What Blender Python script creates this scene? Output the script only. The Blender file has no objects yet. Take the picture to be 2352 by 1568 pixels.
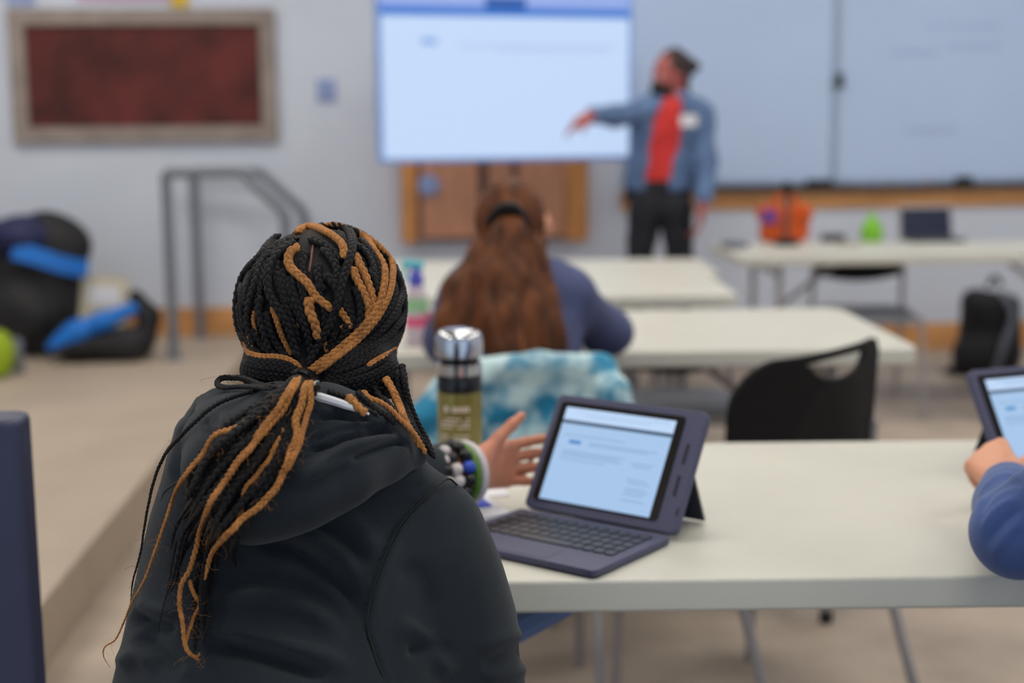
import bpy, math, random
import numpy as np
from mathutils import Vector, Matrix
from mathutils.bvhtree import BVHTree
random.seed(7); RNG = np.random.default_rng(7)
SC = bpy.context.scene; COL = SC.collection
# ------------------------------------------------------------------ camera
FPX, CX, CY = 3200.0, 1176.0, 784.0
CAM_LOC = Vector((0, 0, 1.275)); PITCH = math.atan(474 / FPX); ROLL = -0.009
CAM_R = Matrix.Rotation(math.pi / 2 - PITCH, 3, 'X') @ Matrix.Rotation(ROLL, 3, 'Z')
cd = bpy.data.cameras.new('camera'); cam = bpy.data.objects.new('camera', cd); COL.objects.link(cam)
cam.matrix_world = Matrix.Translation(CAM_LOC) @ CAM_R.to_4x4()
cd.sensor_fit = 'HORIZONTAL'; cd.sensor_width = 36.0; cd.lens = FPX / 2352 * 36
cd.dof.use_dof = True; cd.dof.focus_distance = 1.42; cd.dof.aperture_fstop = 2.7
cd.clip_start = 0.05; cd.clip_end = 60
SC.camera = cam
# ------------------------------------------------------------------ world, view
w = bpy.data.worlds.new('World'); SC.world = w; w.use_nodes = True
w.node_tree.nodes['Background'].inputs[0].default_value = (0.66, 0.80, 1.0, 1)
w.node_tree.nodes['Background'].inputs[1].default_value = 0.8
SC.view_settings.view_transform = 'Standard'; SC.view_settings.look = 'None'
SC.view_settings.exposure = 0.0; SC.view_settings.gamma = 1.0; SC.view_settings.use_curve_mapping = False
LAMP_POWER = 17.5        # emission strength of the ceiling diffusers

def ray(u, v): return CAM_R @ Vector(((u - CX) / FPX, (CY - v) / FPX, -1.0))
def pp(u, v, d): return CAM_LOC + ray(u, v) * d
def at_z(u, v, z):
    r = ray(u, v); return CAM_LOC + r * ((z - CAM_LOC.z) / r.z)
def at_y(u, v, y):
    r = ray(u, v); return CAM_LOC + r * (y / r.y)
CAM_RI = CAM_R.transposed()
def project(P):
    q = (np.asarray(P) - np.array(CAM_LOC)) @ np.array(CAM_R)
    return CX + FPX * q[:, 0] / -q[:, 2], CY - FPX * q[:, 1] / -q[:, 2], -q[:, 2]

# ------------------------------------------------------------------ materials
def lin(c):
    c = np.array(c, float) / 255
    return tuple(np.where(c <= .04045, c / 12.92, ((c + .055) / 1.055) ** 2.4))
def mat(name, col, rough=.6, metal=0., var=0., scale=8., bump=0., bscale=150., emis=0., spec=.5, col2=None, sheen=0., trans=0., stretch=None, detail=4., lo=.35, hi=.65):
    m = bpy.data.materials.new(name); m.use_nodes = True; nt = m.node_tree; b = nt.nodes['Principled BSDF']
    c = lin(col); b.inputs['Base Color'].default_value = (*c, 1)
    b.inputs['Roughness'].default_value = rough; b.inputs['Metallic'].default_value = metal
    b.inputs['Specular IOR Level'].default_value = spec
    if sheen: b.inputs['Sheen Weight'].default_value = sheen; b.inputs['Sheen Roughness'].default_value = .5
    if trans: b.inputs['Transmission Weight'].default_value = trans
    if emis:
        b.inputs['Emission Color'].default_value = (*c, 1); b.inputs['Emission Strength'].default_value = emis
        b.inputs['Base Color'].default_value = (.02, .02, .02, 1)
    if var or col2 or bump:
        tc = nt.nodes.new('ShaderNodeTexCoord'); vec = tc.outputs['Object']
        if stretch:
            mp = nt.nodes.new('ShaderNodeMapping'); nt.links.new(vec, mp.inputs[0]); mp.inputs['Scale'].default_value = stretch; vec = mp.outputs[0]
    if var or col2:
        n = nt.nodes.new('ShaderNodeTexNoise'); n.inputs['Scale'].default_value = scale; n.inputs['Detail'].default_value = detail
        nt.links.new(vec, n.inputs['Vector'])
        cr = nt.nodes.new('ShaderNodeValToRGB'); nt.links.new(n.outputs['Fac'], cr.inputs[0])
        a = np.array(c); c1 = a * (1 - var); c2 = np.array(lin(col2)) if col2 else np.minimum(a * (1 + var), 1)
        if col2: c1 = a
        cr.color_ramp.elements[0].position = lo; cr.color_ramp.elements[1].position = hi
        cr.color_ramp.elements[0].color = (*c1, 1); cr.color_ramp.elements[1].color = (*c2, 1)
        nt.links.new(cr.outputs[0], b.inputs['Base Color'])
    if bump:
        n2 = nt.nodes.new('ShaderNodeTexNoise'); n2.inputs['Scale'].default_value = bscale; n2.inputs['Detail'].default_value = 3
        nt.links.new(vec, n2.inputs['Vector'])
        bp = nt.nodes.new('ShaderNodeBump'); bp.inputs['Strength'].default_value = bump; bp.inputs['Distance'].default_value = .004
        nt.links.new(n2.outputs['Fac'], bp.inputs['Height']); nt.links.new(bp.outputs[0], b.inputs['Normal'])
    return m
M = {}
M['wall'] = mat('wall_paint', (212, 220, 235), .85, var=.03, scale=1.5, bump=.05, bscale=90)
M['ceiling'] = mat('ceiling_paint', (225, 225, 225), .9, var=.02, scale=2)
M['floor'] = mat('concrete_floor', (176, 162, 147), .5, var=.2, scale=2.6, bump=.03, bscale=40, detail=8)
M['stage'] = mat('concrete_step', (180, 165, 148), .55, var=.08, scale=2.2, bump=.03, bscale=40, detail=8)
M['wood'] = mat('honey_wood', (212, 154, 96), .5, var=.2, scale=3, stretch=(1, 12, 12))
M['wood_v'] = mat('honey_wood_upright', (214, 148, 84), .5, var=.2, scale=3, stretch=(12, 12, 1))
M['panel'] = mat('brown_veneer', (206, 148, 116), .5, var=.12, scale=3, stretch=(9, 9, 1))
M['stile'] = mat('dark_stile', (112, 80, 72), .5, var=.1, scale=4)
M['frame_grey'] = mat('weathered_frame', (150, 138, 132), .6, var=.12, scale=8)
M['maroon'] = mat('maroon_board', (88, 34, 32), .75, var=.5, scale=3.6, detail=5)
M['steel'] = mat('brushed_grey_steel', (122, 127, 138), .45, .35, var=.05)
M['tube'] = mat('grey_tube', (160, 156, 158), .42, .4)
M['brace_blue'] = mat('blue_painted_steel', (98, 124, 172), .5, .1)
M['post'] = mat('blue_grey_paint', (56, 62, 88), .45, .2, var=.05)
M['tabletop'] = mat('white_table_plastic', (206, 206, 196), .42, var=.03, scale=5, bump=.08, bscale=260)
M['black_plastic'] = mat('black_plastic', (17, 16, 20), .6, spec=.25, bump=.04, bscale=200)
M['rubber'] = mat('dark_rubber', (22, 22, 24), .8)
M['chrome'] = mat('polished_chrome', (205, 208, 214), .12, 1.0)
M['whiteboard'] = mat('whiteboard_enamel', (192, 214, 248), .4, var=.03, scale=.8)
M['alu'] = mat('anodised_aluminium', (186, 204, 232), .5, .1)
M['dark_alu'] = mat('dark_aluminium', (70, 76, 82), .5, .4)
M['scribble'] = mat('faded_marker', (150, 168, 208), .6)
M['hoodie'] = mat('black_cotton_fleece', (41, 47, 53), .92, var=.14, scale=14, bump=.22, bscale=900, sheen=.12, spec=.15)
M['hair_black'] = mat('black_braiding_hair', (19, 18, 22), .5, var=.3, scale=160, bump=.5, bscale=1600, spec=.3)
M['hair_caramel'] = mat('caramel_braiding_hair', (184, 124, 66), .6, var=.22, scale=120, bump=.5, bscale=1600, spec=.35)
M['scalp'] = mat('dark_scalp', (20, 17, 18), .8, var=.3, scale=90, bump=.4, bscale=700)
M['part'] = mat('scalp_parting', (122, 84, 72), .7, var=.2, scale=120)
M['skin'] = mat('tan_skin', (198, 128, 100), .5, var=.06, scale=30, bump=.05, bscale=400)
M['skin_light'] = mat('light_skin', (214, 152, 122), .5, var=.06, scale=30, bump=.05, bscale=400)
M['skin_brown'] = mat('brown_skin', (160, 80, 76), .5, var=.06, scale=30)
M['eye_white'] = mat('eye_white', (230, 228, 224), .3)
M['iris'] = mat('dark_iris', (40, 26, 20), .2)
M['lips'] = mat('lips', (150, 80, 76), .5)
M['nail'] = mat('fingernail', (226, 172, 156), .3)
M['mask_navy'] = mat('navy_face_mask', (28, 34, 52), .8, bump=.1, bscale=500)
M['mask_black'] = mat('black_face_mask', (18, 18, 20), .85)
M['brown_hair'] = mat('auburn_hair', (90, 51, 28), .6, spec=.2, var=.55, scale=34, stretch=(1, 1, .12), bump=.3, bscale=300)
M['dark_hair'] = mat('dark_brown_hair', (44, 28, 28), .55, var=.2, scale=50)
M['navy_knit'] = mat('slate_blue_knit', (76, 84, 122), .9, var=.1, scale=20, bump=.1, bscale=600)
M['denim'] = mat('washed_denim', (88, 114, 154), .85, var=.16, scale=14, bump=.1, bscale=700)
M['red_shirt'] = mat('red_cotton', (206, 52, 50), .85, var=.08, scale=12)
M['black_trousers'] = mat('black_trousers', (16, 19, 30), .85, var=.1, scale=10)
M['jeans'] = mat('blue_jeans', (62, 78, 112), .85, var=.12, scale=16)
M['blue_fleece'] = mat('royal_blue_fleece', (62, 88, 146), .9, var=.1, scale=18, bump=.12, bscale=700, sheen=.2)
M['teal'] = mat('teal_tie_dye', (24, 128, 168), .75, scale=12, col2=(200, 228, 232), bump=.15, bscale=120, detail=3, lo=.40, hi=.56)
M['black_nylon'] = mat('black_nylon', (24, 24, 28), .7, var=.3, scale=9, bump=.25, bscale=30)
M['navy_nylon'] = mat('navy_nylon', (26, 32, 78), .65, var=.2, scale=9, bump=.2, bscale=30)
M['blue_nylon'] = mat('bright_blue_nylon', (16, 112, 205), .6, var=.1, scale=9)
M['beige_card'] = mat('beige_card', (205, 196, 172), .8, var=.04)
M['lime'] = mat('lime_fabric', (150, 176, 26), .7, var=.2, scale=20)
M['orange'] = mat('orange_fabric', (206, 84, 16), .75, var=.12, scale=14)
M['purple'] = mat('purple_patch', (112, 66, 150), .7)
M['green_apple'] = mat('bright_green', (120, 190, 40), .5, var=.15, scale=20)
M['laptop_dark'] = mat('dark_navy_screen', (22, 32, 62), .25, spec=.5)
M['case'] = mat('slate_purple_case', (74, 76, 104), .6, bump=.05, bscale=400)
M['case_dark'] = mat('dark_case_back', (34, 36, 52), .6)
M['key'] = mat('charcoal_keys', (40, 40, 50), .45)
M['bezel'] = mat('glossy_black_glass', (18, 15, 15), .12)
M['slot'] = mat('dark_slot', (30, 30, 44), .7)
M['page'] = mat('lit_page', (166, 200, 238), emis=.92)
M['page_bar'] = mat('lit_page_dark_bar', (66, 92, 124), emis=.8)
M['page_head'] = mat('lit_page_header', (186, 212, 244), emis=1.0)
M['page_text'] = mat('lit_page_text', (146, 180, 218), emis=.85)
M['page_button'] = mat('lit_page_button', (74, 142, 210), emis=.85)
M['tv_page'] = mat('lit_slide', (192, 214, 246), emis=1.0)
M['tv_tab'] = mat('lit_tab_strip', (150, 174, 238), emis=.9)
M['tv_bar'] = mat('lit_blue_bar', (20, 116, 216), emis=.85)
M['tv_dark'] = mat('lit_deep_blue', (8, 92, 190), emis=.7)
M['tv_text'] = mat('lit_slide_text', (128, 170, 234), emis=.9)
M['tv_line'] = mat('lit_slide_line', (172, 200, 242), emis=.95)
M['tv_bezel_halo'] = mat('tv_bezel_halo', (128, 168, 238), .3)  # pale blue bezel colour stands in for the glow around the screen
M['olive'] = mat('olive_bottle', (122, 112, 52), .22, .25, var=.2, scale=18, spec=.6)
M['bottle_black'] = mat('gloss_black', (14, 14, 18), .15)
M['print'] = mat('pale_print', (206, 188, 176), .5)
M['bead_black'] = mat('black_bead', (14, 14, 16), .15)
M['bead_white'] = mat('pearl_bead', (214, 206, 206), .2)
M['bead_blue'] = mat('blue_bead', (46, 80, 190), .2)
M['band_green'] = mat('green_band', (86, 130, 36), .5)
M['band_white'] = mat('white_band', (206, 200, 206), .5)
M['paper'] = mat('white_paper', (226, 228, 236), .8)
M['paper_blue'] = mat('blue_print', (30, 76, 206), .6)
M['switch'] = mat('pale_blue_plate', (150, 168, 216), .5)
M['yellow'] = mat('yellow_paper', (228, 196, 60), .8)
M['pink'] = mat('pink_paper', (214, 160, 196), .8)
M['lamp_frame'] = mat('lamp_frame', (230, 230, 230), .6)
M['lamp'] = mat('lamp_diffuser', (255, 248, 236), emis=LAMP_POWER)
M['cyan'] = mat('cyan_trigger', (80, 190, 205), .4)
M['violet'] = mat('violet_collar', (86, 92, 205), .4)
M['clear_green'] = mat('green_label', (150, 200, 150), .5)
M['clear'] = mat('milky_bottle', (200, 186, 196), .3)
M['pink_label'] = mat('pink_label', (216, 90, 130), .5)

# ------------------------------------------------------------------ objects
def tag(o, label=None, cat=None, group=None, kind=None):
    if label: o['label'] = label
    if cat: o['category'] = cat
    if group: o['group'] = group
    if kind: o['kind'] = kind
    return o
def thing(name, label, cat, loc=(0, 0, 0), rz=0, group=None):
    o = bpy.data.objects.new(name, None); COL.objects.link(o); o.empty_display_size = .1
    o.location = loc; o.rotation_euler = (0, 0, rz); return tag(o, label, cat, group)
def link(name, me, m, parent=None, smooth=True, world=False, label=None):
    """link a mesh as one object; world=True: its vertices are in room coordinates and the parent is unrotated"""
    o = bpy.data.objects.new(name, me); COL.objects.link(o)
    for x in (m if isinstance(m, (list, tuple)) else [m]): me.materials.append(x)
    if smooth: me.polygons.foreach_set('use_smooth', np.ones(len(me.polygons), bool))
    if parent is not None:
        o.parent = parent
        if world:
            p, L = parent, Vector()
            while p is not None: L = L + p.location; p = p.parent
            o.location = -L
    if label: o['label'] = label
    return o
def copy_tree(o, parent=None):
    c = o.copy(); COL.objects.link(c)
    if parent: c.parent = parent
    for ch in list(o.children): copy_tree(ch, c)
    return c
class MB:
    """collects shapes into one mesh"""
    def __init__(s): s.v = []; s.f = []
    def add(s, V, F):
        b = len(s.v); s.v += [tuple(map(float, x)) for x in V]; s.f += [tuple(b + i for i in q) for q in F]; return s
    def box(s, c, size, R=None):
        c = Vector(c); h = Vector(size) / 2; V = []
        for x in (-1, 1):
            for y in (-1, 1):
                for z in (-1, 1):
                    p = Vector((x * h.x, y * h.y, z * h.z)); V.append(c + (R @ p if R else p))
        return s.add(V, [(0, 1, 3, 2), (4, 6, 7, 5), (0, 4, 5, 1), (2, 3, 7, 6), (0, 2, 6, 4), (1, 5, 7, 3)])
    def tube(s, pts, r, n=10, closed=False):
        P = [Vector(p) for p in pts]; N = len(P); rs = r if isinstance(r, (list, tuple, np.ndarray)) else [r] * N
        V = []; F = []; up = None
        for i in range(N):
            a = P[i - 1] if (i > 0 or closed) else P[i]; b = P[(i + 1) % N] if (i < N - 1 or closed) else P[i]
            t = (b - a).normalized()
            if up is None: up = t.orthogonal().normalized()
            up = (up - t * up.dot(t)).normalized(); q = t.cross(up)
            for k in range(n):
                an = 2 * math.pi * k / n; V.append(P[i] + (up * math.cos(an) + q * math.sin(an)) * rs[i])
        for i in range(N if closed else N - 1):
            j = (i + 1) % N
            for k in range(n): F.append((i * n + k, i * n + (k + 1) % n, j * n + (k + 1) % n, j * n + k))
        if not closed: F += [tuple(range(n - 1, -1, -1)), tuple((N - 1) * n + k for k in range(n))]
        return s.add(V, F)
    def bar(s, a, b, wx, wy=None):
        return s.tube([a, b], wx, 8)
    def lathe(s, prof, c=(0, 0, 0), n=32):
        V = []; F = []; c = Vector(c)
        for r, z in prof:
            for k in range(n):
                an = 2 * math.pi * k / n; V.append(c + Vector((r * math.cos(an), r * math.sin(an), z)))
        for i in range(len(prof) - 1):
            for k in range(n): F.append((i * n + k, i * n + (k + 1) % n, (i + 1) * n + (k + 1) % n, (i + 1) * n + k))
        F += [tuple(range(n - 1, -1, -1)), tuple((len(prof) - 1) * n + k for k in range(n))]
        return s.add(V, F)
    def prism(s, poly, z0, z1):
        n = len(poly); V = [(x, y, z0) for x, y in poly] + [(x, y, z1) for x, y in poly]
        return s.add(V, [tuple(range(n - 1, -1, -1)), tuple(range(n, 2 * n))] + [(i, (i + 1) % n, n + (i + 1) % n, n + i) for i in range(n)])
    def ball(s, c, r, n=10):
        r = Vector((r, r, r)) if not isinstance(r, (tuple, list)) else Vector(r)
        prof = [(math.sin(math.pi * i / n), -math.cos(math.pi * i / n)) for i in range(1, n)]
        V = []; F = []; c = Vector(c); m = 2 * n
        for a, z in prof:
            for k in range(m):
                an = 2 * math.pi * k / m; V.append(c + Vector((r.x * a * math.cos(an), r.y * a * math.sin(an), r.z * z)))
        for i in range(len(prof) - 1):
            for k in range(m): F.append((i * m + k, i * m + (k + 1) % m, (i + 1) * m + (k + 1) % m, (i + 1) * m + k))
        L = len(prof) - 1; F += [tuple(range(m - 1, -1, -1)), tuple(L * m + k for k in range(m))]
        return s.add(V, F)
    def mesh(s, name):
        me = bpy.data.meshes.new(name); me.from_pydata(s.v, [], s.f); me.update(); return me
    def build(s, name, m, parent=None, smooth=False, bevel=0, world=False, label=None, seg=2):
        o = link(name, s.mesh(name), m, parent, smooth, world, label)
        if smooth: o.data.set_sharp_from_angle(angle=math.radians(40))
        if bevel:
            b = o.modifiers.new('bevel', 'BEVEL'); b.width = bevel; b.segments = seg; b.limit_method = 'ANGLE'
            o.data.polygons.foreach_set('use_smooth', np.ones(len(o.data.polygons), bool))
            wn = o.modifiers.new('weighted', 'WEIGHTED_NORMAL')
        return o
def rrect(w, d, r, n=6, c=(0, 0)):
    out = []
    for sx, sy, a0 in ((1, 1, 0), (-1, 1, 90), (-1, -1, 180), (1, -1, 270)):
        for i in range(n + 1):
            a = math.radians(a0 + 90 * i / n); out.append((c[0] + sx * (w / 2 - r) + r * math.cos(a), c[1] + sy * (d / 2 - r) + r * math.sin(a)))
    return out
def struct(name, mb, m, bevel=0):
    return tag(mb.build(name, m, bevel=bevel), kind='structure')

# ------------------------------------------------------------------ smooth solids (distance field -> surface)
class Field:
    def __init__(s, lo, hi, h):
        s.lo = np.array(lo, float); s.h = h; s.n = np.ceil((np.array(hi, float) - s.lo) / h).astype(int) + 1
        s.D = np.full(s.n, .2, np.float32)
        s.ax = [(s.lo[i] + h * np.arange(s.n[i])).astype(np.float32) for i in range(3)]
    def sub(s, lo, hi):
        sl = []
        for i in range(3):
            a = int(np.clip(math.floor((lo[i] - s.lo[i]) / s.h), 0, s.n[i])); b = int(np.clip(math.ceil((hi[i] - s.lo[i]) / s.h) + 1, 0, s.n[i])); sl.append(slice(a, b))
        X = s.ax[0][sl[0]][:, None, None]; Y = s.ax[1][sl[1]][None, :, None]; Z = s.ax[2][sl[2]][None, None, :]
        return tuple(sl), X, Y, Z
    def put(s, sl, d, k, cut=False):
        A = s.D[sl]
        if A.size == 0: return
        d = d.astype(np.float32)
        if cut:
            t = np.clip(.5 - .5 * (A + d) / k, 0, 1); s.D[sl] = A * (1 - t) - d * t + k * t * (1 - t)
        else:
            t = np.clip(.5 + .5 * (A - d) / k, 0, 1); s.D[sl] = A * (1 - t) + d * t - k * t * (1 - t)
    def cone(s, a, b, ra, rb, k=.02, cut=False):
        a = np.array(a, float); b = np.array(b, float); pad = max(ra, rb) + k + 3 * s.h
        sl, X, Y, Z = s.sub(np.minimum(a, b) - pad, np.maximum(a, b) + pad)
        ba = b - a; L = max(ba @ ba, 1e-9)
        t = np.clip(((X - a[0]) * ba[0] + (Y - a[1]) * ba[1] + (Z - a[2]) * ba[2]) / L, 0, 1)
        d = np.sqrt((X - a[0] - t * ba[0]) ** 2 + (Y - a[1] - t * ba[1]) ** 2 + (Z - a[2] - t * ba[2]) ** 2) - (ra + (rb - ra) * t)
        s.put(sl, d, k, cut); return s
    def chain(s, pts, k=.02, cut=False):
        for (a, ra), (b, rb) in zip(pts[:-1], pts[1:]): s.cone(a, b, ra, rb, k, cut)
        return s
    def ell(s, c, r, R=None, k=.02, cut=False):
        c = np.array(c, float); r = np.array(r, float); pad = r.max() + k + 3 * s.h
        sl, X, Y, Z = s.sub(c - pad, c + pad); x, y, z = X - c[0], Y - c[1], Z - c[2]
        if R is not None:
            R = np.array(R); x, y, z = (R[0, i] * x + R[1, i] * y + R[2, i] * z for i in range(3))
        k0 = np.sqrt((x / r[0]) ** 2 + (y / r[1]) ** 2 + (z / r[2]) ** 2); k1 = np.sqrt((x / r[0] ** 2) ** 2 + (y / r[1] ** 2) ** 2 + (z / r[2] ** 2) ** 2) + 1e-6
        s.put(sl, k0 * (k0 - 1) / k1, k, cut); return s
    def box(s, c, hs, R=None, rd=.01, k=.02, cut=False):
        c = np.array(c, float); hs = np.array(hs, float) - rd; pad = np.linalg.norm(hs) + rd + k + 3 * s.h
        sl, X, Y, Z = s.sub(c - pad, c + pad); x, y, z = X - c[0], Y - c[1], Z - c[2]
        if R is not None:
            R = np.array(R); x, y, z = (R[0, i] * x + R[1, i] * y + R[2, i] * z for i in range(3))
        qx, qy, qz = abs(x) - hs[0], abs(y) - hs[1], abs(z) - hs[2]
        d = np.sqrt(np.maximum(qx, 0) ** 2 + np.maximum(qy, 0) ** 2 + np.maximum(qz, 0) ** 2) + np.minimum(np.maximum(qx, np.maximum(qy, qz)), 0) - rd
        s.put(sl, d, k, cut); return s
    def column(s, tab, k=.03, p=2.3, yaw=0.):
        """elliptic section per height: rows (z, cx, cy, half width, half depth)"""
        T = np.array(sorted(tab)); m = T[:, 3:].max() + k + 3 * s.h
        sl, X, Y, Z = s.sub((T[:, 1].min() - m, T[:, 2].min() - m, T[0, 0] - k - .03), (T[:, 1].max() + m, T[:, 2].max() + m, T[-1, 0] + k + .03))
        zz = Z.ravel(); f = lambda j: np.interp(zz, T[:, 0], T[:, j])[None, None, :]
        cx, cy, a, b = f(1), f(2), f(3), f(4); dx, dy = X - cx, Y - cy
        if yaw: c_, s_ = math.cos(yaw), math.sin(yaw); dx, dy = dx * c_ + dy * s_, -dx * s_ + dy * c_
        q = (abs(dx / a) ** p + abs(dy / b) ** p) ** (1 / p)
        d = (q - 1) * np.minimum(a, b)
        dz = np.maximum(T[0, 0] - Z, Z - T[-1, 0]); d = np.maximum(d, dz + 0 * d)
        s.put(sl, d, k); return s
    def surface(s):
        D = s.D; S = D < 0; n = D.shape
        cnt = np.zeros((n[0] - 1, n[1] - 1, n[2] - 1), np.int8)
        for i in (0, 1):
            for j in (0, 1):
                for l in (0, 1): cnt += S[i:n[0] - 1 + i, j:n[1] - 1 + j, l:n[2] - 1 + l]
        act = (cnt > 0) & (cnt < 8); idx = np.full(act.shape, -1, np.int32); C = np.argwhere(act); idx[act] = np.arange(len(C))
        acc = np.zeros((len(C), 3)); w = np.zeros(len(C))
        corners = [(i, j, l) for i in (0, 1) for j in (0, 1) for l in (0, 1)]
        for a in corners:
            for ax in range(3):
                if a[ax]: continue
                b = list(a); b[ax] = 1
                da = D[C[:, 0] + a[0], C[:, 1] + a[1], C[:, 2] + a[2]]; db = D[C[:, 0] + b[0], C[:, 1] + b[1], C[:, 2] + b[2]]
                m = (da < 0) != (db < 0); t = np.where(m, da / np.where(m, da - db, 1), 0)
                p = np.tile(np.array(a, float), (len(C), 1)); p[:, ax] += t; acc += p * m[:, None]; w += m
        V = s.lo + s.h * (C + acc / w[:, None]); F = []
        for ax in range(3):
            sa = [slice(None)] * 3; sb = [slice(None)] * 3; sa[ax] = slice(0, -1); sb[ax] = slice(1, None)
            A = S[tuple(sa)]; B = S[tuple(sb)]; E = np.argwhere(A != B); o1, o2 = (ax + 1) % 3, (ax + 2) % 3
            E = E[(E[:, o1] > 0) & (E[:, o2] > 0) & (E[:, o1] < n[o1] - 1) & (E[:, o2] < n[o2] - 1)]
            q = []
            for d1, d2 in ((1, 1), (0, 1), (0, 0), (1, 0)):
                e = E.copy(); e[:, o1] -= d1; e[:, o2] -= d2; q.append(idx[e[:, 0], e[:, 1], e[:, 2]])
            q = np.stack(q, 1); ins = A[E[:, 0], E[:, 1], E[:, 2]]; q[~ins] = q[~ins][:, ::-1]; F.append(q)
        return V, np.concatenate(F)
    def mesh(s, name, shape=None):
        V, F = s.surface()
        if shape is not None: V = shape(V, normals(V, F))
        return qmesh(name, V, F)
def normals(V, F):
    n = np.cross(V[F[:, 2]] - V[F[:, 0]], V[F[:, 3]] - V[F[:, 1]]); N = np.zeros_like(V)
    for i in range(4): np.add.at(N, F[:, i], n)
    return N / (np.linalg.norm(N, axis=1)[:, None] + 1e-12)
def qmesh(name, V, F):
    me = bpy.data.meshes.new(name); V = np.asarray(V, np.float32); F = np.asarray(F, np.int32)
    me.vertices.add(len(V)); me.vertices.foreach_set('co', V.ravel())
    me.loops.add(F.size); me.loops.foreach_set('vertex_index', F.ravel())
    me.polygons.add(len(F)); me.polygons.foreach_set('loop_start', np.arange(len(F), dtype=np.int32) * F.shape[1])
    me.update(calc_edges=True); me.validate(); return me
def frame(fwd, up=(0, 0, 1)):
    f = Vector(fwd).normalized(); r = f.cross(Vector(up)).normalized(); u = r.cross(f); return r, f, u
def add_head(F, c, fwd, s=1., up=(0, 0, 1)):
    r, f, u = frame(fwd, up); c = Vector(c); R = Matrix((r, f, u)).transposed()
    L = lambda x, y, z: c + (r * x + f * y + u * z) * s
    F.ell(L(0, -.005, .02), (.076 * s, .096 * s, .102 * s), R, .01)
    F.ell(L(0, .03, -.045), (.060 * s, .066 * s, .074 * s), R, .03)
    F.cone(L(-.02, .068, -.1), L(.02, .068, -.1), .02 * s, .02 * s, .03)
    F.cone(L(-.04, .078, .022), L(.04, .078, .022), .014 * s, .014 * s, .012)
    for q in (-1, 1):
        F.ell(L(q * .032, .098, .002), (.017 * s, .014 * s, .012 * s), R, .008, True)
        F.ell(L(q * .032, .083, .001), (.013 * s,) * 3, None, .002)
        F.ell(L(q * .045, .07, -.035), (.02 * s, .02 * s, .018 * s), R, .02)
        F.ell(L(q * .078, -.008, -.01), (.010 * s, .020 * s, .031 * s), R, .006)
    F.cone(L(0, .092, .012), L(0, .112, -.028), .007 * s, .011 * s, .01)
    for q in (-1, 1): F.cone(L(q * .011, .1, -.031), L(q * .012, .096, -.03), .008 * s, .007 * s, .006)
    F.ell(L(0, .09, -.064), (.024 * s, .012 * s, .006 * s), R, .004); F.ell(L(0, .088, -.074), (.021 * s, .012 * s, .007 * s), R, .004)
    return L
def add_hand(F, wr, d, n, t, s=1., curl=None, spread=.06, thumb=(.75, .6, .15), tc=(.1, .2)):
    """wr wrist, d towards the fingers, n out of the palm, t towards the thumb"""
    wr, d, n, t = Vector(wr), Vector(d).normalized(), Vector(n).normalized(), Vector(t).normalized()
    curl = curl or [(.15, .25, .2)] * 4
    kn = [(.088, .030), (.092, .010), (.087, -.010), (.079, -.028)]
    ln = [(.041, .025, .020), (.045, .029, .021), (.041, .027, .021), (.032, .020, .018)]
    tips = []
    for i, (kd, kt) in enumerate(kn):
        K = wr + (d * kd + t * kt) * s; B = wr + (d * .012 + t * kt * .55) * s
        F.cone(B, K, .0145 * s, .0105 * s, .014)
        p = K; a = 0; df = (d + t * (spread * (1.5 - i))).normalized(); rad = [.0092, .0085, .0078, .0068] if i < 3 else [.0082, .0075, .0068, .006]
        for j in range(3):
            a += curl[i][j]; q = p + (df * math.cos(a) + n * math.sin(a)) * ln[i][j] * s
            F.cone(p, q, rad[j] * s, rad[j + 1] * s, .0035); p = q
        tips.append(p)
    b = wr + (d * .022 + t * .024 + n * .006) * s; td = (d * thumb[0] + t * thumb[1] + n * thumb[2]).normalized()
    F.cone(wr + (d * .01 + t * .012) * s, b, .015 * s, .0145 * s, .012)
    m1 = b + td * .04 * s; F.cone(b, m1, .0145 * s, .0108 * s, .01)
    td = (td + d * tc[0] + n * tc[0] * .5).normalized(); m2 = m1 + td * .032 * s; F.cone(m1, m2, .0105 * s, .0094 * s, .004)
    td = (td + d * tc[1]).normalized(); m3 = m2 + td * .024 * s; F.cone(m2, m3, .0094 * s, .0075 * s, .004); tips.append(m3)
    return tips
def paint(me, spots):
    """material slot by closeness: rows (centre, radius, slot)"""
    P = np.empty(len(me.polygons) * 3); me.polygons.foreach_get('center', P); P = P.reshape(-1, 3); mi = np.zeros(len(P), np.int32)
    for c, r, k in spots: mi[np.linalg.norm(P - np.array(c), axis=1) < r] = k
    me.polygons.foreach_set('material_index', mi)
def face_spots(L, s=1.):
    out = []
    for q in (-1, 1): out += [(L(q * .032, .094, .001), .009 * s, 1), (L(q * .031, .098, .001), .0062 * s, 2)]
    return out + [(L(0, .1, -.064), .012 * s, 3), (L(.014, .096, -.066), .01 * s, 3), (L(-.014, .096, -.066), .01 * s, 3)]
def SK(k): return [M[k], M['eye_white'], M['iris'], M['lips']]

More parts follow.
